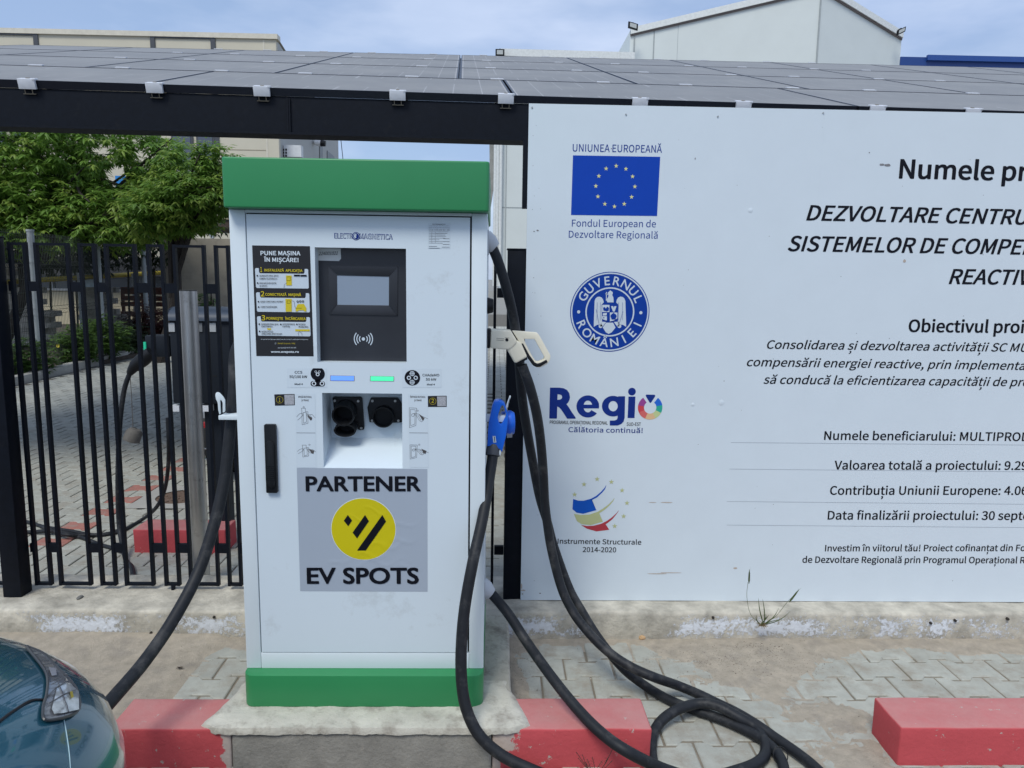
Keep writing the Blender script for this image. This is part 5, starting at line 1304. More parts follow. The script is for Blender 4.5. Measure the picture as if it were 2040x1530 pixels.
bush('low green bush at the left edge of the bed, beside the black fence post', [BL(58,715,11.3,.34,.4,.30), BL(20,720,11.0,.3,.3,.30)], 420, .09, 41, bushg, group=BG)
bush('low green bush with reddish tips in the middle of the bed', [BL(150,690,12.6,.38,.4,.34), BL(205,672,13.4,.45,.5,.36), BL(168,715,12.7,.28,.3,.22)], 900, .09, 43, bushg, group=BG)
bush('dark green bush at the right end of the bed near the charging box', [BL(260,680,14.6,.42,.5,.34), BL(232,690,14.0,.3,.3,.26)], 520, .09, 47, leafmat('bush_dark', (.035,.06,.022), .5, 5), group=BG)
bush('dark red leaved shrub in front of the brown slatted bench', [BL(290,640,15.8,.52,.4,.34), BL(318,655,15.4,.3,.3,.3)], 620, .085, 53, redleaf, cat='shrub', name='red_shrub')
bush('thin sprig of green leaves in front of the beige concrete wall', [BL(415,598,11.5,.17,.1,.16), BL(398,600,11.5,.06,.1,.22)], 34, .085, 59, bushg, name='shrub')
b = MB(); c = A(116,689,12.2)
for k in range(7): a = 2*pi*k/7; b.add([c, c+Vector((.03*cos(a), -.01, .03*sin(a))), c+Vector((.03*cos(a+.7), -.01, .03*sin(a+.7)))], [(0,1,2)])
solo('flower', b, mat('flower_yellow', (.6,.5,.03), .6), 'single small yellow flower on the bed bush', 'flower', at=c, fix=False)

# ------------------------------------------------------------------ wire mesh fence
mf = thing('mesh_fence', 'leaning wire mesh fence with pale grey posts along the planting bed', 'fence', (-7.1, 11.5, .03))
wire = mat('mesh_wire', (.035,.045,.04), .6); mpost = mat('mesh_post', (.40,.44,.46), .55, var=.12, scale=12)
P1, P2 = G(82,745,0), Vector((-7.33, 13.95, 0)); T1, T2 = A(55,463,11.5), A(220,476,13.95)
dv = P2-P1; tv1 = T1-P1; ztop = (T1.z+T2.z)/2
for k in range(-1, 5):
    base = P1+dv*k; 
    b = MB(); b.tube([base, (base.x, base.y, ztop)], .048, 10); b.tube([(base.x, base.y, ztop), (base.x, base.y, ztop+.03)], .056, 10)
    for z in (.3,.9,1.0,1.7): b.tube([(base.x, base.y, z), (base.x, base.y, z+.03)], .055, 10)
    part('post', b, mpost, mf, smooth=False)
    if k == 4: break
    b = MB(); nxt = base+dv; ab = nxt-base; nrm = Vector((-ab.y, ab.x, 0)).normalized(); wd = .0036
    zs_ = [.08,.14,.20,.9,.96,1.02,1.62,1.68,1.74,ztop-.05]; bump_ = {1:.03, 4:.03, 7:.03}
    for i in range(1, 46):
        p = base+ab*i/46; pts = [Vector((p.x, p.y, z))+nrm*(.036+bump_.get(j, 0)) for j, z in enumerate(zs_)]+[Vector((p.x, p.y, ztop+.0))+nrm*.036]
        b.tube(pts, wd, 3, caps=False)
    for j, z in enumerate(zs_+[.45,.68,1.25,1.45,1.9]):
        o_ = nrm*(.036+bump_.get(j, 0)); b.tube([Vector((base.x, base.y, z))+o_, Vector((nxt.x, nxt.y, z))+o_], wd*1.1, 3, caps=False)
    part('mesh_panel', b, wire, mf, fix=False)
# yellow gas pipe
yp = thing('gas_pipe', 'long yellow gas pipe on posts behind the mesh fence', 'pipe', A(150,552,16))
b = MB(); b.tube([A(-60,566,13.6), A(345,542,19.5)], .052, 12); part('pipe', b, mat('pipe_yellow', (.52,.38,.02), .5, var=.15, scale=6), yp, smooth=True)
for u in (152, 262):
    p = A(u, 553, 15.6 if u < 200 else 17.6); b = MB(); b.tube([(p.x, p.y+.08, 0), (p.x, p.y+.08, p.z+.1)], .035, 8); part('support', b, mpost, yp)
# low annex with window band
an = thing('annex_building', 'low cream annex with a band of dark bluish windows behind the block stacks', 'building', A(150,640,22))
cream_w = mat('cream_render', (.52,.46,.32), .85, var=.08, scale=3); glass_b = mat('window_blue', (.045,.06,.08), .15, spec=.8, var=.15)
xa, xb = A(-120,600,22).x, A(330,600,22).x; zsill = A(150,577,22).z; ztopw = A(150,548,22).z
b = MB(); b.box(xa, xb, 22, 30, -.03, zsill); part('wall', b, cream_w, an)
b = MB(); b.box(xa, xb, 21.94, 21.998, zsill-.03, zsill+.03); part('sill', b, mat('sill_white', (.62,.62,.60), .6), an)
b = MB(); b.box(xa, xb, 22.02, 30, zsill, ztopw+.25); part('window_band', b, glass_b, an)
for u in (-60, 20, 104, 165, 208, 300):
    x = A(u, 560, 22).x; b = MB(); b.box(x-.04, x+.04, 21.96, 22.018, zsill+.031, ztopw); part('mullion', b, mat('mullion_grey', (.30,.32,.34), .5), an)
b = MB(); b.box(A(168,560,22).x, A(205,560,22).x, 21.99, 22.015, zsill+.031, ztopw); part('blind', b, mat('blind', (.33,.42,.46), .6), an)
b = MB(); b.box(xa-.2, xb+.2, 21.5, 30.2, ztopw, ztopw+.16); b.box(xa-.2, xb+.2, 21.8, 30.2, ztopw+.161, ztopw+.5); part('roof', b, mat('roof_dark', (.05,.05,.055), .7), an)
# stacks of concrete blocks
blk = [mesh_of(MB().box(-.14, .14, -.1, .1, 0, .118), (0,0,0), mat('block_grey', (.46,.43,.38), .92, var=.3, scale=12, bump=.4, bscale=60, rnd=.22), bevel=.006, seg=1)]
def stack(label, u0, u1, vb, y, prof):
    c = A((u0+u1)/2, vb, y); t = thing('block_stack', label, 'block stack', (c.x, c.y, .04), 'stacks of grey concrete blocks behind the mesh fence')
    x0, x1 = A(u0, vb, y).x, A(u1, vb, y).x; n = int((x1-x0)/.285)
    for dy in (0, .21):
        for i in range(n):
            hgt = prof(i/(n-1) if n > 1 else 0)
            for k in range(int(hgt/.122)):
                o = bpy.data.objects.new('block', blk[0]); COL.objects.link(o); o.parent = t
                o.location = (x0+.14+i*.285+(.14 if k % 2 else 0)+random.uniform(-.03,.03)-c.x, dy+random.uniform(-.04,.04), k*.120)
                o.rotation_euler = (0, 0, random.uniform(-.12,.12))
stack('left stack of grey concrete blocks, stepping down to the right', -40, 122, 690, 15.6, lambda s: 1.75 if s < .62 else (1.3 if s < .8 else .8))
stack('right stack of grey concrete blocks beside the brown bench', 165, 262, 680, 16.6, lambda s: 1.22 if s < .85 else .7)
# brown slatted bench / screen
bs = thing('slatted_bench', 'reddish brown slatted wooden bench behind the red shrub', 'bench', A(285,620,17.5))
wood = mat('brown_wood', (.15,.035,.018), .6, var=.25, scale=14)
for v0, v1 in ((572,587),(589,600),(601,611),(620,628)):
    b = MB(); a, c = A(240, v0, 17.5), A(328, v1, 17.5); b.box(a.x, c.x, 17.5, 17.53, c.z, a.z); part('slat', b, wood, bs, bevel=.003)
for u in (243, 283, 325):
    b = MB(); a = A(u, 572, 17.55); b.box(a.x-.03, a.x+.03, 17.532, 17.59, 0, a.z-.02); part('leg', b, wood, bs)
# beige concrete wall
cw = thing('concrete_wall', 'tall beige rendered concrete wall between the trees and the charging station', 'wall', A(400,690,17))
b = MB(); a, c = A(341,474,17), A(620,476,17); b.box(a.x, c.x, 17, 17.25, -.03, a.z); part('wall_body', b, mat('beige_render', (.37,.335,.275), .9, var=.12, scale=2.5, bump=.3, bscale=20, dirt=(.24,.22,.19), dirt_amt=.3, dscale=3), cw)
b = MB(); a2 = A(324,470,17); b.box(a2.x, a.x-.004, 16.9, 17.3, -.03, a2.z); part('pilaster', b, mat('pilaster', (.33,.29,.235), .9, var=.15, scale=5), cw)
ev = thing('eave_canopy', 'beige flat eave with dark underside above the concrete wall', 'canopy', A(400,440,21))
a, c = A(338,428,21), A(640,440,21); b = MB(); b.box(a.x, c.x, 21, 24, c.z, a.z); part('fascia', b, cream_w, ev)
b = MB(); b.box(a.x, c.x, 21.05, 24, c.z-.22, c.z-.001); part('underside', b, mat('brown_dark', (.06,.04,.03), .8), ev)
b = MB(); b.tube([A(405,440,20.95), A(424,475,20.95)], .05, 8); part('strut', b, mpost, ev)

# ------------------------------------------------------------------ left cream building
LB = thing('cream_hall', 'long cream clad industrial building with dark framed bays at the upper left', 'building', A(300,500,30))
YL = 28; corner = A(556, 160, YL); xc = (A(552,66,YL).x+A(553,300,YL).x)/2; zt = A(552,70,YL).z
clad = mat('cream_cladding', (.56,.52,.41), .55, var=.04, scale=1.2); trimd = mat('frame_anthracite', (.06,.065,.075), .5)
b = MB(); b.box(xc-26, xc, YL, YL+.2, -.03, zt-.15); part('front_wall', b, clad, LB)
y2 = 41; xe = A(674, 290, y2).x; zt2 = zt-1.1
b = MB(); b.add([(xc,YL+.21,-.03),(xe,y2,-.03),(xe,y2,zt2),(xc,YL+.21,zt-.15),(xc-1,YL+.21,-.03),(xe-1,y2,-.03),(xe-1,y2,zt2),(xc-1,YL+.21,zt-.15)], [(0,1,2,3),(4,7,6,5),(0,4,5,1),(2,6,7,3),(1,5,6,2),(0,3,7,4)])
part('side_wall', b, mat('grey_cladding', (.37,.375,.36), .6, var=.05, scale=1), LB)
b = MB(); b.box(xc-26, xc+.08, YL-.08, YL+.3, zt-.15, zt+.02); part('roof_edge', b, mat('cap_cream', (.62,.58,.48), .5), LB)
b = MB(); b.add([(xc-26,YL+.31,zt-.02),(xc,YL+.31,zt-.02),(xe,y2,zt2+.02),(xc-26,y2,zt2+.6)], [(0,1,2,3)]); part('roof', b, mat('cap_cream', (.62,.58,.48), .5), LB)
b = MB(); w_ = .08; b.box(xc-.46, xc-.40, YL-.012, YL-.001, 0, zt-.16); part('corner_trim', b, mat('cap_cream', (.62,.58,.48), .5), LB)
for (u0, u1) in ((-200,73),(305,425)):
    x0_, x1_ = A(u0,90,YL).x, A(u1,90,YL).x; zf = A((u0+u1)/2, 69 if u0 > 0 else 60, YL).z; zl = A(400,300,YL).z; b = MB()
    b.box(x0_-w_, x0_+w_, YL-.05, YL-.001, zl, zf); b.box(x1_-w_, x1_+w_, YL-.05, YL-.001, zl, zf); b.box(x0_+w_, x1_-w_, YL-.05, YL-.001, zf-.14, zf)
    part('bay_frame', b, trimd, LB)
for (u0, u1, v0, v1) in ((340,388,262,338),(390,431,262,338),(20,50,262,276),(-60,14,262,300)):
    a, c = A(u0, v0-30, YL), A(u1, v1, YL); fz = a.z
    b = MB(); b.box(a.x, c.x, YL-.06, YL-.002, c.z, fz); wf = part('window', b, trimd, LB)
    b = MB(); b.box(a.x+.08, c.x-.08, YL-.075, YL-.061, c.z+.08, fz-.08); part('pane', b, mat('pane_slate', (.08,.095,.13), .25, spec=.7), wf)
b = MB(); zj = A(500,299,YL).z; b.box(xc-8, xc-.47, YL-.006, YL-.0005, zj-.015, zj+.015); part('joint', b, mat('joint_brown', (.3,.26,.19), .7), LB)
b = MB(); a, c = A(229,350,YL-1), A(250,374,YL-1); b.box(a.x, c.x, YL-1, YL-.95, c.z, a.z); b.box(a.x+.2, a.x+.3, YL-.95, YL-.001, c.z+.1, a.z-.1); part('blue_sign', b, mat('sign_blue', (.02,.22,.55), .5), LB)
def sidept(u, v):
    n_ = Vector((y2-YL-.21, -(xe-xc), 0)).normalized(); d = ray(u, v); s_ = (Vector((xc, YL+.21, 0))-EYE).dot(n_)/d.dot(n_); return EYE+d*s_, n_
# windows on the side wall
for (q) in (((636,291),(642,293),(642,316),(636,316)), ((651,300),(665,312),(665,318),(651,318))):
    P_ = [sidept(*p)[0] for p in q]; n_ = sidept(*q[0])[1]; b = MB(); b.ext([p+n_*.03 for p in P_], -n_*.025); part('window', b, mat('pane_brown', (.06,.055,.05), .3), LB)
zs5 = zoomed(540, 260, 12.75)
p, n_ = sidept(*zs5(330,530)); ac = thing('air_conditioner', 'white outdoor air conditioner unit on the grey side wall, above the green cap', 'air conditioner', p)
al = (Vector((xe, y2, 0))-Vector((xc, YL+.21, 0))).normalized()
hw = (sidept(*zs5(410,530))[0]-sidept(*zs5(270,530))[0]).length/2; hh_ = abs((sidept(*zs5(330,400))[0]-sidept(*zs5(330,690))[0]).z)/2
b = MB(); hwd = .42; b.obox(p+n_*.35, Vector((0,-1,0))*.16+al*0, n_*.32, Vector((0,0,hh_))); ab_ = part('casing', b, mat('ac_white', (.62,.64,.65), .5), ac)
b = MB()
c0, c1 = zs5(275,440), zs5(410,690)
for i in range(2):
    for j in range(3):
        q0 = A(zs5(292+i*66,0)[0], zs5(0,458+j*78)[1], p.y-.175); q1 = A(zs5(335+i*66,0)[0], zs5(0,512+j*78)[1], p.y-.175)
        b.box(q0.x, q1.x, p.y-.168, p.y-.1605, q1.z, q0.z)
part('grille', b, darkgap, ac)
p, n_ = sidept(*zs5(1110,300)); cc_ = thing('security_camera', 'white bullet security camera on a bracket on the grey side wall', 'camera', p)
q0, q1 = A(*zs5(1120,300), p.y-.5), A(*zs5(1385,335), p.y-.5)
b = MB(); b.tube([q0, q0.lerp(q1,.55)], .14, 12); b.tube([p, q0+Vector((0,0,0))], .06, 8); part('housing', b, mat('cam_white', (.7,.7,.7), .4), cc_, smooth=False)
b = MB(); b.tube([q0.lerp(q1,.551), q1], [.15,.12], 12); part('lens_hood', b, blackplastic, cc_)
b = MB(); b.tube([A(678,268,26), A(683,315,26), A(690,420,26)], .012, 5); solo('overhead_wire', b, blackplastic, 'thin dark wire hanging beside the corner of the grey side wall', 'wire', at=A(683,315,26))

# ------------------------------------------------------------------ right white warehouse
WH = thing('white_warehouse', 'white panelled warehouse with lower wing and tall gabled block behind the carport', 'building', A(1100,592,60))
wp = mat('white_cladding', (.60,.64,.62), .55, var=.03, scale=.6); wj = mat('cladding_joint', (.33,.36,.36), .6); wcap = mat('white_cap', (.66,.68,.66), .5)
YW = 60; xl = A(1000, 300, YW).x; ztw = A(1100, 106, YW).z; xr = A(1260, 200, YW).x
b = MB(); b.box(xl, xr, YW, YW+30, .55, ztw-.5); part('wing_wall', b, wp, WH)
b = MB(); b.box(xl-.05, xr, YW-.05, YW+30, -.03, .55); part('wing_base', b, mat('base_grey', (.30,.32,.34), .8), WH)
zg = A(1000,99,YW).z
b = MB(); b.add([(xl-.2,YW-.3,zg-.5),(xr,YW-.3,A(1250,110,YW).z-.6),(xr,YW-.3,A(1250,106,YW).z),(xl-.2,YW-.3,zg),(xl-.2,YW+30,zg-.5),(xr,YW+30,zg-.5),(xr,YW+30,zg+1),(xl-.2,YW+30,zg)], [(0,1,2,3),(4,7,6,5),(0,4,5,1),(3,2,6,7),(0,3,7,4),(1,5,6,2)]); part('wing_roof_edge', b, wcap, WH)
b = MB()
for u in (1009, 1058, 1115, 1166, 1225): x = A(u, 300, YW).x; b.box(x-.035, x+.035, YW-.03, YW-.001, .6, ztw-.55)
b.box(xl, A(1055,300,YW).x, YW-.028, YW-.0005, A(1000,413,YW).z-.03, A(1000,413,YW).z+.03)
part('panel_joint', b, wj, WH)
for u in (986, 991, 997):
    b = MB(); x = A(u, 400, YW-.5).x; b.tube([(x,YW-.35,.9),(x,YW-.35,zg-.6)], .13, 8); part('downpipe', b, wcap, WH)
b = MB(); x0_, x1_ = A(977,350,YW+2).x, A(984,350,YW+2).x; b.add([(x0_-.1,YW+1,A(980,278,YW).z),(x1_+.4,YW+1,A(986,278,YW).z),(x1_,YW+1,A(980,370,YW).z),(x0_,YW+1,A(976,420,YW).z)], [(0,1,2,3)]); b.v += []
b2 = MB(); b2.ext([Vector(q) for q in b.v], (0,.5,0)); part('side_return', b2, mat('stained_grey', (.3,.3,.28), .8, var=.3, scale=1.5), WH)
pa, pb, pc = (1256, 60), (1637, -30), (1797, 68)
YA, YB_, YC_ = 62, 58, 62
Aa, Ab, Ac = A(*pa, YA), A(*pb, YB_), A(*pc, YC_)
b = MB(); bk = 85
b.add([(Aa.x,YA,0),(Ab.x,YB_,0),(Ac.x,YC_,0),(Ac.x,bk,0),(Aa.x,bk,0),(Aa.x,YA,Aa.z),(Ab.x,YB_,Ab.z),(Ac.x,YC_,Ac.z),(Ac.x,bk,Ac.z),(Aa.x,bk,Aa.z),(Ab.x,bk,Ab.z)],
      [(0,1,6,5),(1,2,7,6),(2,3,8,7),(4,0,5,9),(5,6,10,9),(6,7,8,10),(3,4,9,10,8)])
part('gable_block', b, wp, WH)
def capstrip(p, q, th=.35):
    b = MB(); d_ = (q-p); b.ext([p+Vector((0,-.25,-th)), q+Vector((0,-.25,-th)), q+Vector((0,-.25,.12)), p+Vector((0,-.25,.12))], (0,.4,0)); part('roof_trim', b, wcap, WH)
    b = MB(); b.ext([p+Vector((0,-.12,-th-.14)), q+Vector((0,-.12,-th-.14)), q+Vector((0,-.12,-th)), p+Vector((0,-.12,-th))], (0,.1,0)); part('roof_trim', b, mat('trim_dark', (.16,.13,.12), .7), WH)
capstrip(Aa, Ab); capstrip(Ab, Ac)
b = MB()
for u in (1263, 1302, 1350, 1402, 1453, 1512, 1572):
    f_ = (u-1256)/(1637-1256); yy = YA+(YB_-YA)*f_-.06; x = A(u, 100, yy).x; zt_w = Aa.z+(Ab.z-Aa.z)*f_-.45; b.box(x-.045, x+.045, yy-.02, yy+.05, 0, zt_w)
b.box(Ab.x-.05, Ab.x+.05, YB_-.08, YB_-.001, 0, Ab.z-.5)
part('panel_joint', b, wj, WH)
def flood(u, v, w_, h_, y, label, tilt):
    p = A(u, v, y); t = thing('floodlight', label, 'floodlight', p, 'black floodlights on the warehouse')
    k = y/F_PX; M_ = Matrix.Rotation(tilt, 3, 'Y')
    ax, az = M_ @ Vector((w_*k/2,0,0)), Vector((0,-.15,1)).normalized()*h_*k/2; ay = Vector((0,.09,0))
    b = MB(); b.obox(p, ax, ay, az); part('housing', b, blackplastic, t, bevel=.02)
    b = MB(); b.obox(p-ay*1.3, ax*.68, ay*.4, az*.62); part('lens', b, mat('flood_lens', (.5,.52,.5), .3), t)
    b = MB(); b.obox(p+Vector((0,.25,az.z*1.1)), Vector((.04,0,0)), Vector((0,.25,0)), Vector((0,0,.04))); part('bracket', b, blackplastic, t)
flood(996, 105, 17, 12, 59.4, 'black floodlight on the low wing roof edge of the warehouse', 0)
flood(1261, 52, 19, 11, 60.5, 'black floodlight at the left eave of the tall gabled block', .25)
flood(1795, 62, 17, 9, 60.5, 'black floodlight at the right eave of the tall gabled block', -.45)
bb_ = thing('blue_building', 'dark blue flat roofed building at the far right behind the carport', 'building', A(1950,300,75))
YBL = 75; a = A(1795,113,YBL); c = A(2040,135,YBL); b = MB(); b.box(a.x, a.x+40, YBL, YBL+20, -.03, A(1850,114,YBL).z); part('wall', b, mat('blue_cladding', (.008,.045,.20), .5, var=.06), bb_)
b = MB(); z_ = A(1850,114,YBL).z; b.box(a.x+2.5, a.x+40, YBL-.3, YBL-.001, z_-.35, z_+.15); part('parapet', b, mat('blue_cap', (.012,.06,.25), .5), bb_)

# ------------------------------------------------------------------ steel bollard
bo = thing('steel_bollard', 'tall brushed stainless steel bollard behind the black fence', 'bollard', (-1.49, 3.62, 0))
steel = mat('brushed_steel', (.56,.55,.53), .34, .95, var=.12, scale=5, dirt=(.24,.22,.20), dirt_amt=.25, dscale=9)
bbx = (A(377,578,3.62).x+A(398,1160,3.62).x)/2; bz = A(377,578,3.62).z
b = MB(); b.cyl((bbx,3.62,0), (bbx,3.62,bz-.004), .0435, seg=36); part('tube', b, steel, bo, smooth=True)
b = MB(); b.cyl((bbx,3.62,bz-.0039), (bbx,3.62,bz), .0425, seg=36); part('cap', b, mat('cap_dark_steel', (.08,.08,.08), .4, .8), bo)

# ------------------------------------------------------------------ slim charging box on a pedestal
YK = 4.15
wbx = thing('charging_box', 'dark grey charging box on a pedestal with curved slate blue hood, behind the bollard', 'charging box', (A(400,700,YK).x, YK, 0))
hoodm = mat('slate_hood', (.045,.06,.085), .45, var=.06, spec=.3); boxm = mat('charging_box_dark', (.012,.016,.023), .5, var=.1, spec=.25)
def kb_(u0, u1, v0, v1, y0, y1): 
    a, c = A(u0, v0, YK), A(u1, v1, YK); mb = MB(); mb.box(a.x, c.x, y0, y1, c.z, a.z); return mb
part('body', kb_(336,470,630,805,YK,YK+.17), boxm, wbx, bevel=.008)
a, c = A(331,612,YK), A(470,640,YK); b = MB(); R = []
for i in range(9):
    t = pi*.5*i/8; R.append([Vector((x_, YK+.09-.11*sin(t), c.z+(a.z-c.z)*cos(t)+.0)) for x_ in (a.x+.012, a.x, c.x, c.x)])
b.grid(R); b.grid([R[0], [p+Vector((0,.13,-.002)) for p in R[0]]]); b.add([q[1] for q in R]+[Vector((a.x,YK+.09,c.z))], [tuple(range(10))])
part('hood', b, hoodm, wbx, smooth=True)
for (u0, u1) in ((334,349),(413,431)): part('bracket_plate', kb_(u0,u1,643,661,YK-.006,YK-.001), mat('plate_pale', (.40,.42,.44), .5), wbx)
part('bracket_plate', kb_(394,404,643,661,YK-.006,YK-.001), mat('plate_grey', (.16,.17,.18), .5), wbx)
for (u0, u1) in ((340,357),(398,420)): part('foot_bracket', kb_(u0,u1,808,820,YK,YK+.05), alu, wbx)
part('slot', kb_(419,432,748,750,YK-.002,YK-.0005), darkgap, wbx)
sb_ = part('socket_box', kb_(286,335,669,712,YK+.01,YK+.13), boxm, wbx, bevel=.006)
b = MB(); p = A(288,690,YK+.005); b.box(p.x-.004, p.x+.008, YK+.0, YK+.009, p.z-.03, p.z+.025); part('status_light', b, mat('led_teal', (.02,.35,.2), .4, emit=(.02,.5,.3), estr=.25), sb_)
b = MB(); a = A(430,800,YK+.1); b.box(a.x-.06, a.x+.06, YK+.08, YK+.16, 0, a.z+.1); part('pedestal', b, boxm, wbx)
# its connector with cable and hanging dust cap
cc = thing('charging_cable', 'thin charging cable with black connector hanging from the charging box behind the fence', 'cable', A(286,705,YK))
kY = lambda u, v, y=4.1: A(u, v, y)
b = MB(); b.tube([kY(302,702), kY(285,716), kY(268,730)], [.034,.040,.034], 16); b.tube([kY(268,730), kY(262,738), kY(258,744)], [.030,.024,.018], 14); part('connector', b, blackplastic, cc, smooth=True)
b = MB(); b.tube(spline([kY(259,742), kY(248,775), kY(240,830), kY(236,900), kY(235,980), kY(238,1050), kY(246,1095,4.0), kY(252,1118,3.93), G(262,1130,.012), G(266,1150,.012)], 8), .0135, 10); part('cable_body', b, cable_m, cc, smooth=True)
b = MB(); b.tube(spline([kY(259,746), kY(262,790), kY(264,830), kY(265,853)], 5), .0022, 6); part('cap_cord', b, mat('cord_grey', (.10,.09,.08), .8), cc)
b = MB(); c = kY(265,868); up_ = Vector((.35,.1,.9)).normalized(); R = []
s1_ = Vector((1,0,-.35)).normalized(); s2_ = up_.cross(s1_)
for (r_, t) in ((.006,.045),(.030,.040),(.043,.022),(.046,-.03),(.041,-.032),(.038,.01),(.001,.012)): R.append([c+up_*t+(s1_*cos(2*pi*k/20)+s2_*sin(2*pi*k/20))*r_ for k in range(21)])
b.grid(R); part('dust_cap', b, mat('cap_dusty', (.12,.11,.095), .75, var=.2, scale=40), cc, smooth=True)
def ground_cable(label, pts, r):
    b = MB(); b.tube(spline(pts, 8), r, 10); solo('ground_cable', b, cable_m, label, 'cable', group='black cables lying on the paved yard', at=pts[0], smooth=True)
ground_cable('black cable dropping from the charging box and curving over the yard behind the red block', [kY(334,832), kY(336,880), kY(335,930,4.2), kY(328,975,4.3), kY(312,1010,4.35), G(283,1035,.02), G(240,1058,.012), G(190,1066,.012), G(140,1058,.02), G(90,1050,.012), G(30,1036,.012), G(-60,1040,.012)], .0115)
ground_cable('black cable lying on the yard from the left to the fence foot', [G(-80,1062,.012), G(0,1060,.012), G(60,1060,.012), G(110,1058,.03), G(160,1070,.012), G(200,1085,.012), G(228,1093,.012), G(250,1100,.03)], .0115)
ground_cable('second black cable crossing on the yard behind the left fence post', [G(-80,1036,.012), G(0,1040,.012), G(55,1040,.012), G(90,1052,.012), G(125,1064,.034), G(160,1066,.02), G(210,1064,.012), G(240,1055,.012)], .011)

# ------------------------------------------------------------------ car helpers: lofted body
def loft_body(x_c, y_nose, sgn, half, prof, length, nseg=40, nside=30):
    """prof: list of (z, inset_side, inset_nose, nose_round, lift). returns rows of points going left side -> nose -> right side"""
    rows = []
    for (z, ins, nin, rnd_, lift) in prof:
        r_ = []
        hw_ = half-ins; L_ = length
        for i in range(-nside-nseg, nside+nseg+1):
            s_ = 1 if i >= 0 else -1; k = abs(i)
            if k <= nseg:
                a = (pi/2)*k/nseg
                e = rnd_; x = hw_*math.copysign(abs(sin(a))**(2/e), 1); yv = 1-abs(cos(a))**(2/e)
                depth = .62
                y_ = nin+depth*yv
            else: x = hw_; y_ = nin+.62+(L_-nin-.62)*(k-nseg)/nside
            zz = z+lift*(y_)
            r_.append((x_c+s_*x, y_nose-sgn*y_, zz))
        rows.append(r_)
    return rows
carblue = mat('car_paint_teal', (.020,.105,.155), .25, .35, var=.03, coat=1.0)
blue_car = thing('parked_car', 'dark teal parked car, its front corner with headlight showing at bottom left', 'car', (-1.55, .2, 0))
XC, YN, HWD = -1.575, 1.86, .815
prof = [(.17,.05,.07,2.4,0), (.24,.01,.02,2.5,0), (.40,0,0,2.5,0), (.52,.004,.0,2.5,.004), (.60,.015,.02,2.45,.012), (.655,.035,.05,2.4,.025), (.695,.065,.09,2.35,.045), (.722,.10,.14,2.3,.065), (.745,.16,.22,2.25,.085), (.765,.26,.34,2.2,.095), (.785,.42,.52,2.1,.10), (.80,.62,.70,2.0,.105), (.81,.84,.9,2.0,.11)]
rows = loft_body(XC, YN, 1, HWD, prof, 2.6)
b = MB(); b.grid(rows); body = part('body', b, carblue, blue_car, smooth=True)
# outlines on that body, found where the real surface lies
bvh = BVHTree.FromPolygons([Vector(v) for v in b.v], b.f)
def on_body(u, v, off=.004):
    h, n_, _, _ = bvh.ray_cast(EYE, ray(u, v).normalized())
    if h is None: return None
    if n_.dot(ray(u, v)) > 0: n_ = -n_
    return h+n_*off
def drape(name, quads, m_, par, off=.005, nu=10, nv=10, lab=None):
    """quads: px corner lists (4 points), each meshed as a fine patch lying on the body"""
    mb = MB()
    for q in quads:
        R = []
        for j in range(nv+1):
            r_ = []
            for i in range(nu+1):
                s_, t = i/nu, j/nv
                u = (q[0][0]*(1-s_)+q[1][0]*s_)*(1-t)+(q[3][0]*(1-s_)+q[2][0]*s_)*t
                v = (q[0][1]*(1-s_)+q[1][1]*s_)*(1-t)+(q[3][1]*(1-s_)+q[2][1]*s_)*t
                r_.append(on_body(u, v, off))
            R.append(r_)
        base = len(mb.v); idx = {}
        for j in range(nv+1):
            for i in range(nu+1):
                if R[j][i] is not None: idx[i, j] = len(mb.v); mb.v.append(tuple(R[j][i]))
        for j in range(nv):
            for i in range(nu):
                k = [(i,j),(i+1,j),(i+1,j+1),(i,j+1)]
                if all(c in idx for c in k): mb.f.append(tuple(idx[c] for c in k)); mb.mi.append(0)
    if mb.v: return part(name, mb, m_, par, smooth=True)
def seam(pts, w_, m_, name='panel_gap', off=.0012):
    mb = MB(); P_ = [on_body(u, v, off) for u, v in spline2(pts)]; P_ = [p for p in P_ if p is not None]
    if len(P_) > 2: mb.tube(P_, w_, 6); part(name, mb, m_, blue_car, smooth=True)
def spline2(pts, n=8): return [(p.x, p.y) for p in spline([(a, c, 0) for a, c in pts], n)]
zc4 = zoomed(0, 1140, 3.923)
Q = lambda *ps: [zc4(*p) for p in ps]
lampg = mat('lamp_smoke', (.14,.145,.155), .12, coat=1, var=.15, scale=20); lampc = mat('lamp_clear', (.48,.50,.50), .12, .4, var=.35, scale=45, coat=1); lampd = mat('lamp_trim', (.06,.06,.07), .3)
hl = drape('headlight', [Q((180,590),(330,640),(430,740),(345,800)), Q((345,800),(430,740),(550,860),(350,960)), Q((350,960),(550,860),(595,950),(318,1080)), Q((318,1080),(595,950),(592,1115),(345,1180))], lampg, blue_car, .006)
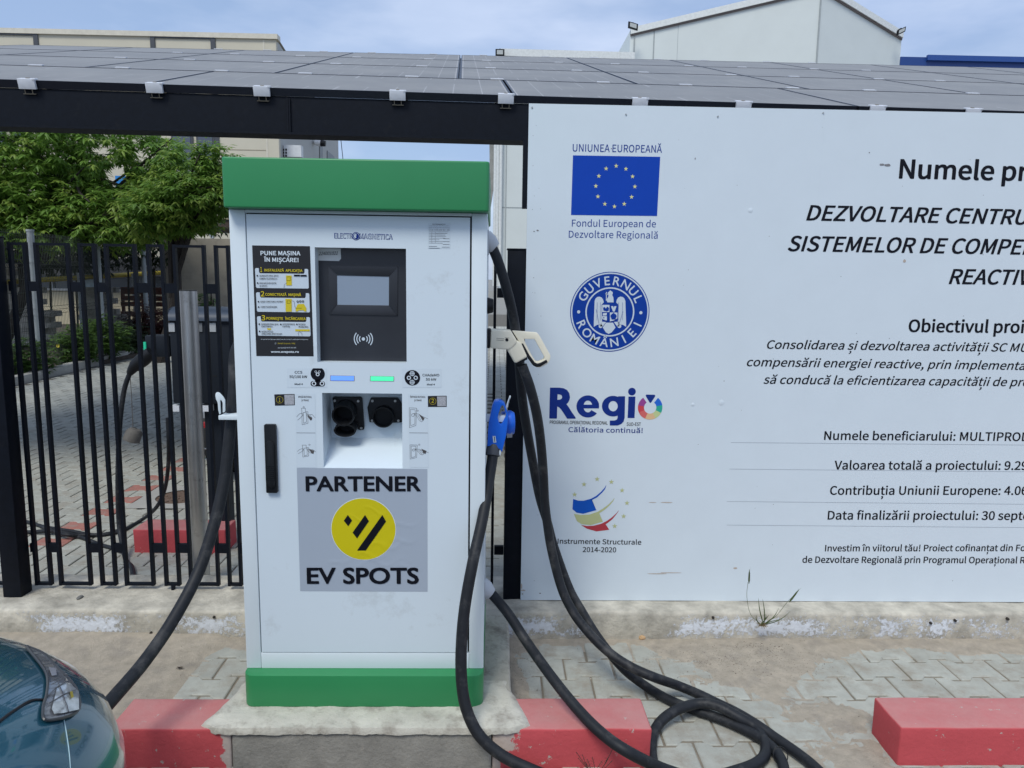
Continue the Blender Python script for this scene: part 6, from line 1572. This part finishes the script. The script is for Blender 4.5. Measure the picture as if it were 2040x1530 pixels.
if hl:
    for nm, qs, m_, o_ in (('lens', [Q((432,905),(520,895),(588,960),(588,1100)), Q((380,1100),(432,905),(588,1100),(400,1140))], lampc, .0095),
                           ('reflector', [Q((362,770),(420,785),(425,835),(385,840))], mat('lamp_silver', (.42,.42,.45), .25, .5), .009),
                           ('indicator_bulb', [Q((510,970),(530,965),(540,1010),(520,1020))], mat('bulb_amber', (.35,.27,.02), .4), .012)):
        drape(nm, qs, m_, hl, o_, 8, 8)
    for pts in (((350,1000),(430,930),(520,880)), ((360,1060),(460,1000),(560,950)), ((400,880),(470,850),(500,840)), ((432,905),(470,1000),(500,1120))):
        mb = MB(); P_ = [on_body(*q, .011) for q in spline2([zc4(*p) for p in pts], 5)]; P_ = [p for p in P_ if p]
        if len(P_) > 2: mb.tube(P_, .0009, 5); part('reflector_rib', mb, lampd, hl, smooth=True)
    mb = MB(); P_ = [on_body(*q, .006) for q in spline2([zc4(*p) for p in ((200,600),(325,652),(422,748),(535,868),(586,955),(585,1108),(350,1176),(320,1085),(352,960),(347,805),(200,606))], 6)]; P_ = [p for p in P_ if p]
    mb.tube(P_, .003, 6); part('lamp_rim', mb, mat('lamp_rim', (.045,.047,.05), .3), hl, smooth=True)
seam([zc4(*p) for p in ((-40,1200),(60,1120),(180,1040),(250,1005),(330,1000))], .0028, darkgap)
seam([zc4(*p) for p in ((497,1160),(515,1260),(535,1400),(545,1530),(550,1600))], .0010, mat('gap_light', (.35,.5,.55), .4))
# grille / tyre hints on the parts facing away, so the car holds up from the side
for sx in (1, -1):
    b = MB(); R = [[(XC+sx*(HWD-.28+.2*k), .85+.32*cos(2*pi*i/28), .32+.32*sin(2*pi*i/28)) for i in range(29)] for k in (0, 1)]
    b.grid(R); b.add([R[1][i] for i in range(28)], [tuple(range(28))])
    part('wheel', b, mat('tyre', (.018,.018,.018), .8), blue_car, smooth=True)
b = MB(); b.box(XC-HWD+.12, XC+HWD-.12, -1.2, YN-.75, .2, .50); part('underbody', b, darkgap, blue_car)

# ------------------------------------------------------------------ dark car behind the fence
dark_car = thing('parked_car', 'black parked car seen from behind between the bollard and the charging station', 'car', (-1.28, 6.6, 0))
DXC, DYR = -1.32, 5.50
dpaint = mat('car_paint_black', (.010,.013,.020), .18, .2, coat=1, var=.03)
prof2 = [(.24,.06,.10,4,0), (.32,.01,.02,4.2,0), (.50,0,0,4.2,0), (.66,.01,.03,4,0), (.80,.015,.06,4,0), (.93,.03,.10,3.8,0), (.97,.05,.14,3.6,0), (1.02,.09,.22,3.4,0), (1.22,.17,.42,3.2,0), (1.42,.27,.66,3,0), (1.47,.40,.9,3,0), (1.48,.7,1.3,3,0)]
rows = loft_body(DXC, DYR, -1, .93, prof2, 3.2)
b = MB(); b.grid(rows[:7]); part('body', b, dpaint, dark_car, smooth=True)
b = MB(); b.grid([[(p[0], p[1]+.002, p[2]) for p in r_] for r_ in rows[6:10]]); part('rear_window', b, mat('car_glass', (.012,.014,.017), .06, coat=1), dark_car, smooth=True)
b = MB(); b.grid(rows[9:]); part('roof', b, dpaint, dark_car, smooth=True)
def dk_(u0, u1, v0, v1, d=.0, t=.04, Y=5.50):
    a, c = A(u0, v0, Y-d), A(u1, v1, Y-d); mb = MB(); mb.box(a.x, c.x, Y-d, Y-d+t, c.z, a.z); return mb
part('number_plate_ledge', dk_(398,452,812,834,.05,.30), mat('bumper_silver', (.35,.37,.40), .35, .4), dark_car, bevel=.006)
part('reflector', dk_(402,447,841,853,.04,.30), mat('reflector_red', (.32,.008,.012), .25, coat=.5), dark_car, bevel=.004)
for v in (893, 914): part('chrome_strip', dk_(404,460,v,v+3,.04,.30), mat('chrome', (.6,.62,.64), .15, 1), dark_car, bevel=.001)
b = MB(); wy_ = 5.62
tx = A(436,940,5.6).x
for sx in (tx, DXC*2-tx):
    b = MB(); R = [[(sx+k*.11, 5.92+.33*cos(2*pi*i/30), .33+.33*sin(2*pi*i/30)) for i in range(31)] for k in (-1, 1)]
    b.grid(R); b.add([R[0][i] for i in range(30)], [tuple(range(30))]); b.add([R[1][i] for i in range(30)], [tuple(range(30))])
    tr = MB()
    for k in range(26):
        a = 2*pi*k/26
        for off in (-.07, -.023, .023, .07): tr.obox((sx+off, 5.92+.334*cos(a+off), .33+.334*sin(a+off)), Vector((.018,0,0)), Vector((0,-sin(a),cos(a)))*.026, Vector((0,cos(a),sin(a)))*.006)
    ty = part('tyre', b, mat('tyre', (.018,.018,.018), .8), dark_car); part('tread', tr, mat('tyre', (.018,.018,.018), .8), ty)['kind'] = 'stuff'
b = MB(); b.box(DXC-.8, DXC+.8, 5.7, 8.4, .26, .5); part('underbody', b, darkgap, dark_car)
# number of objects
print('objects', len(bpy.data.objects))
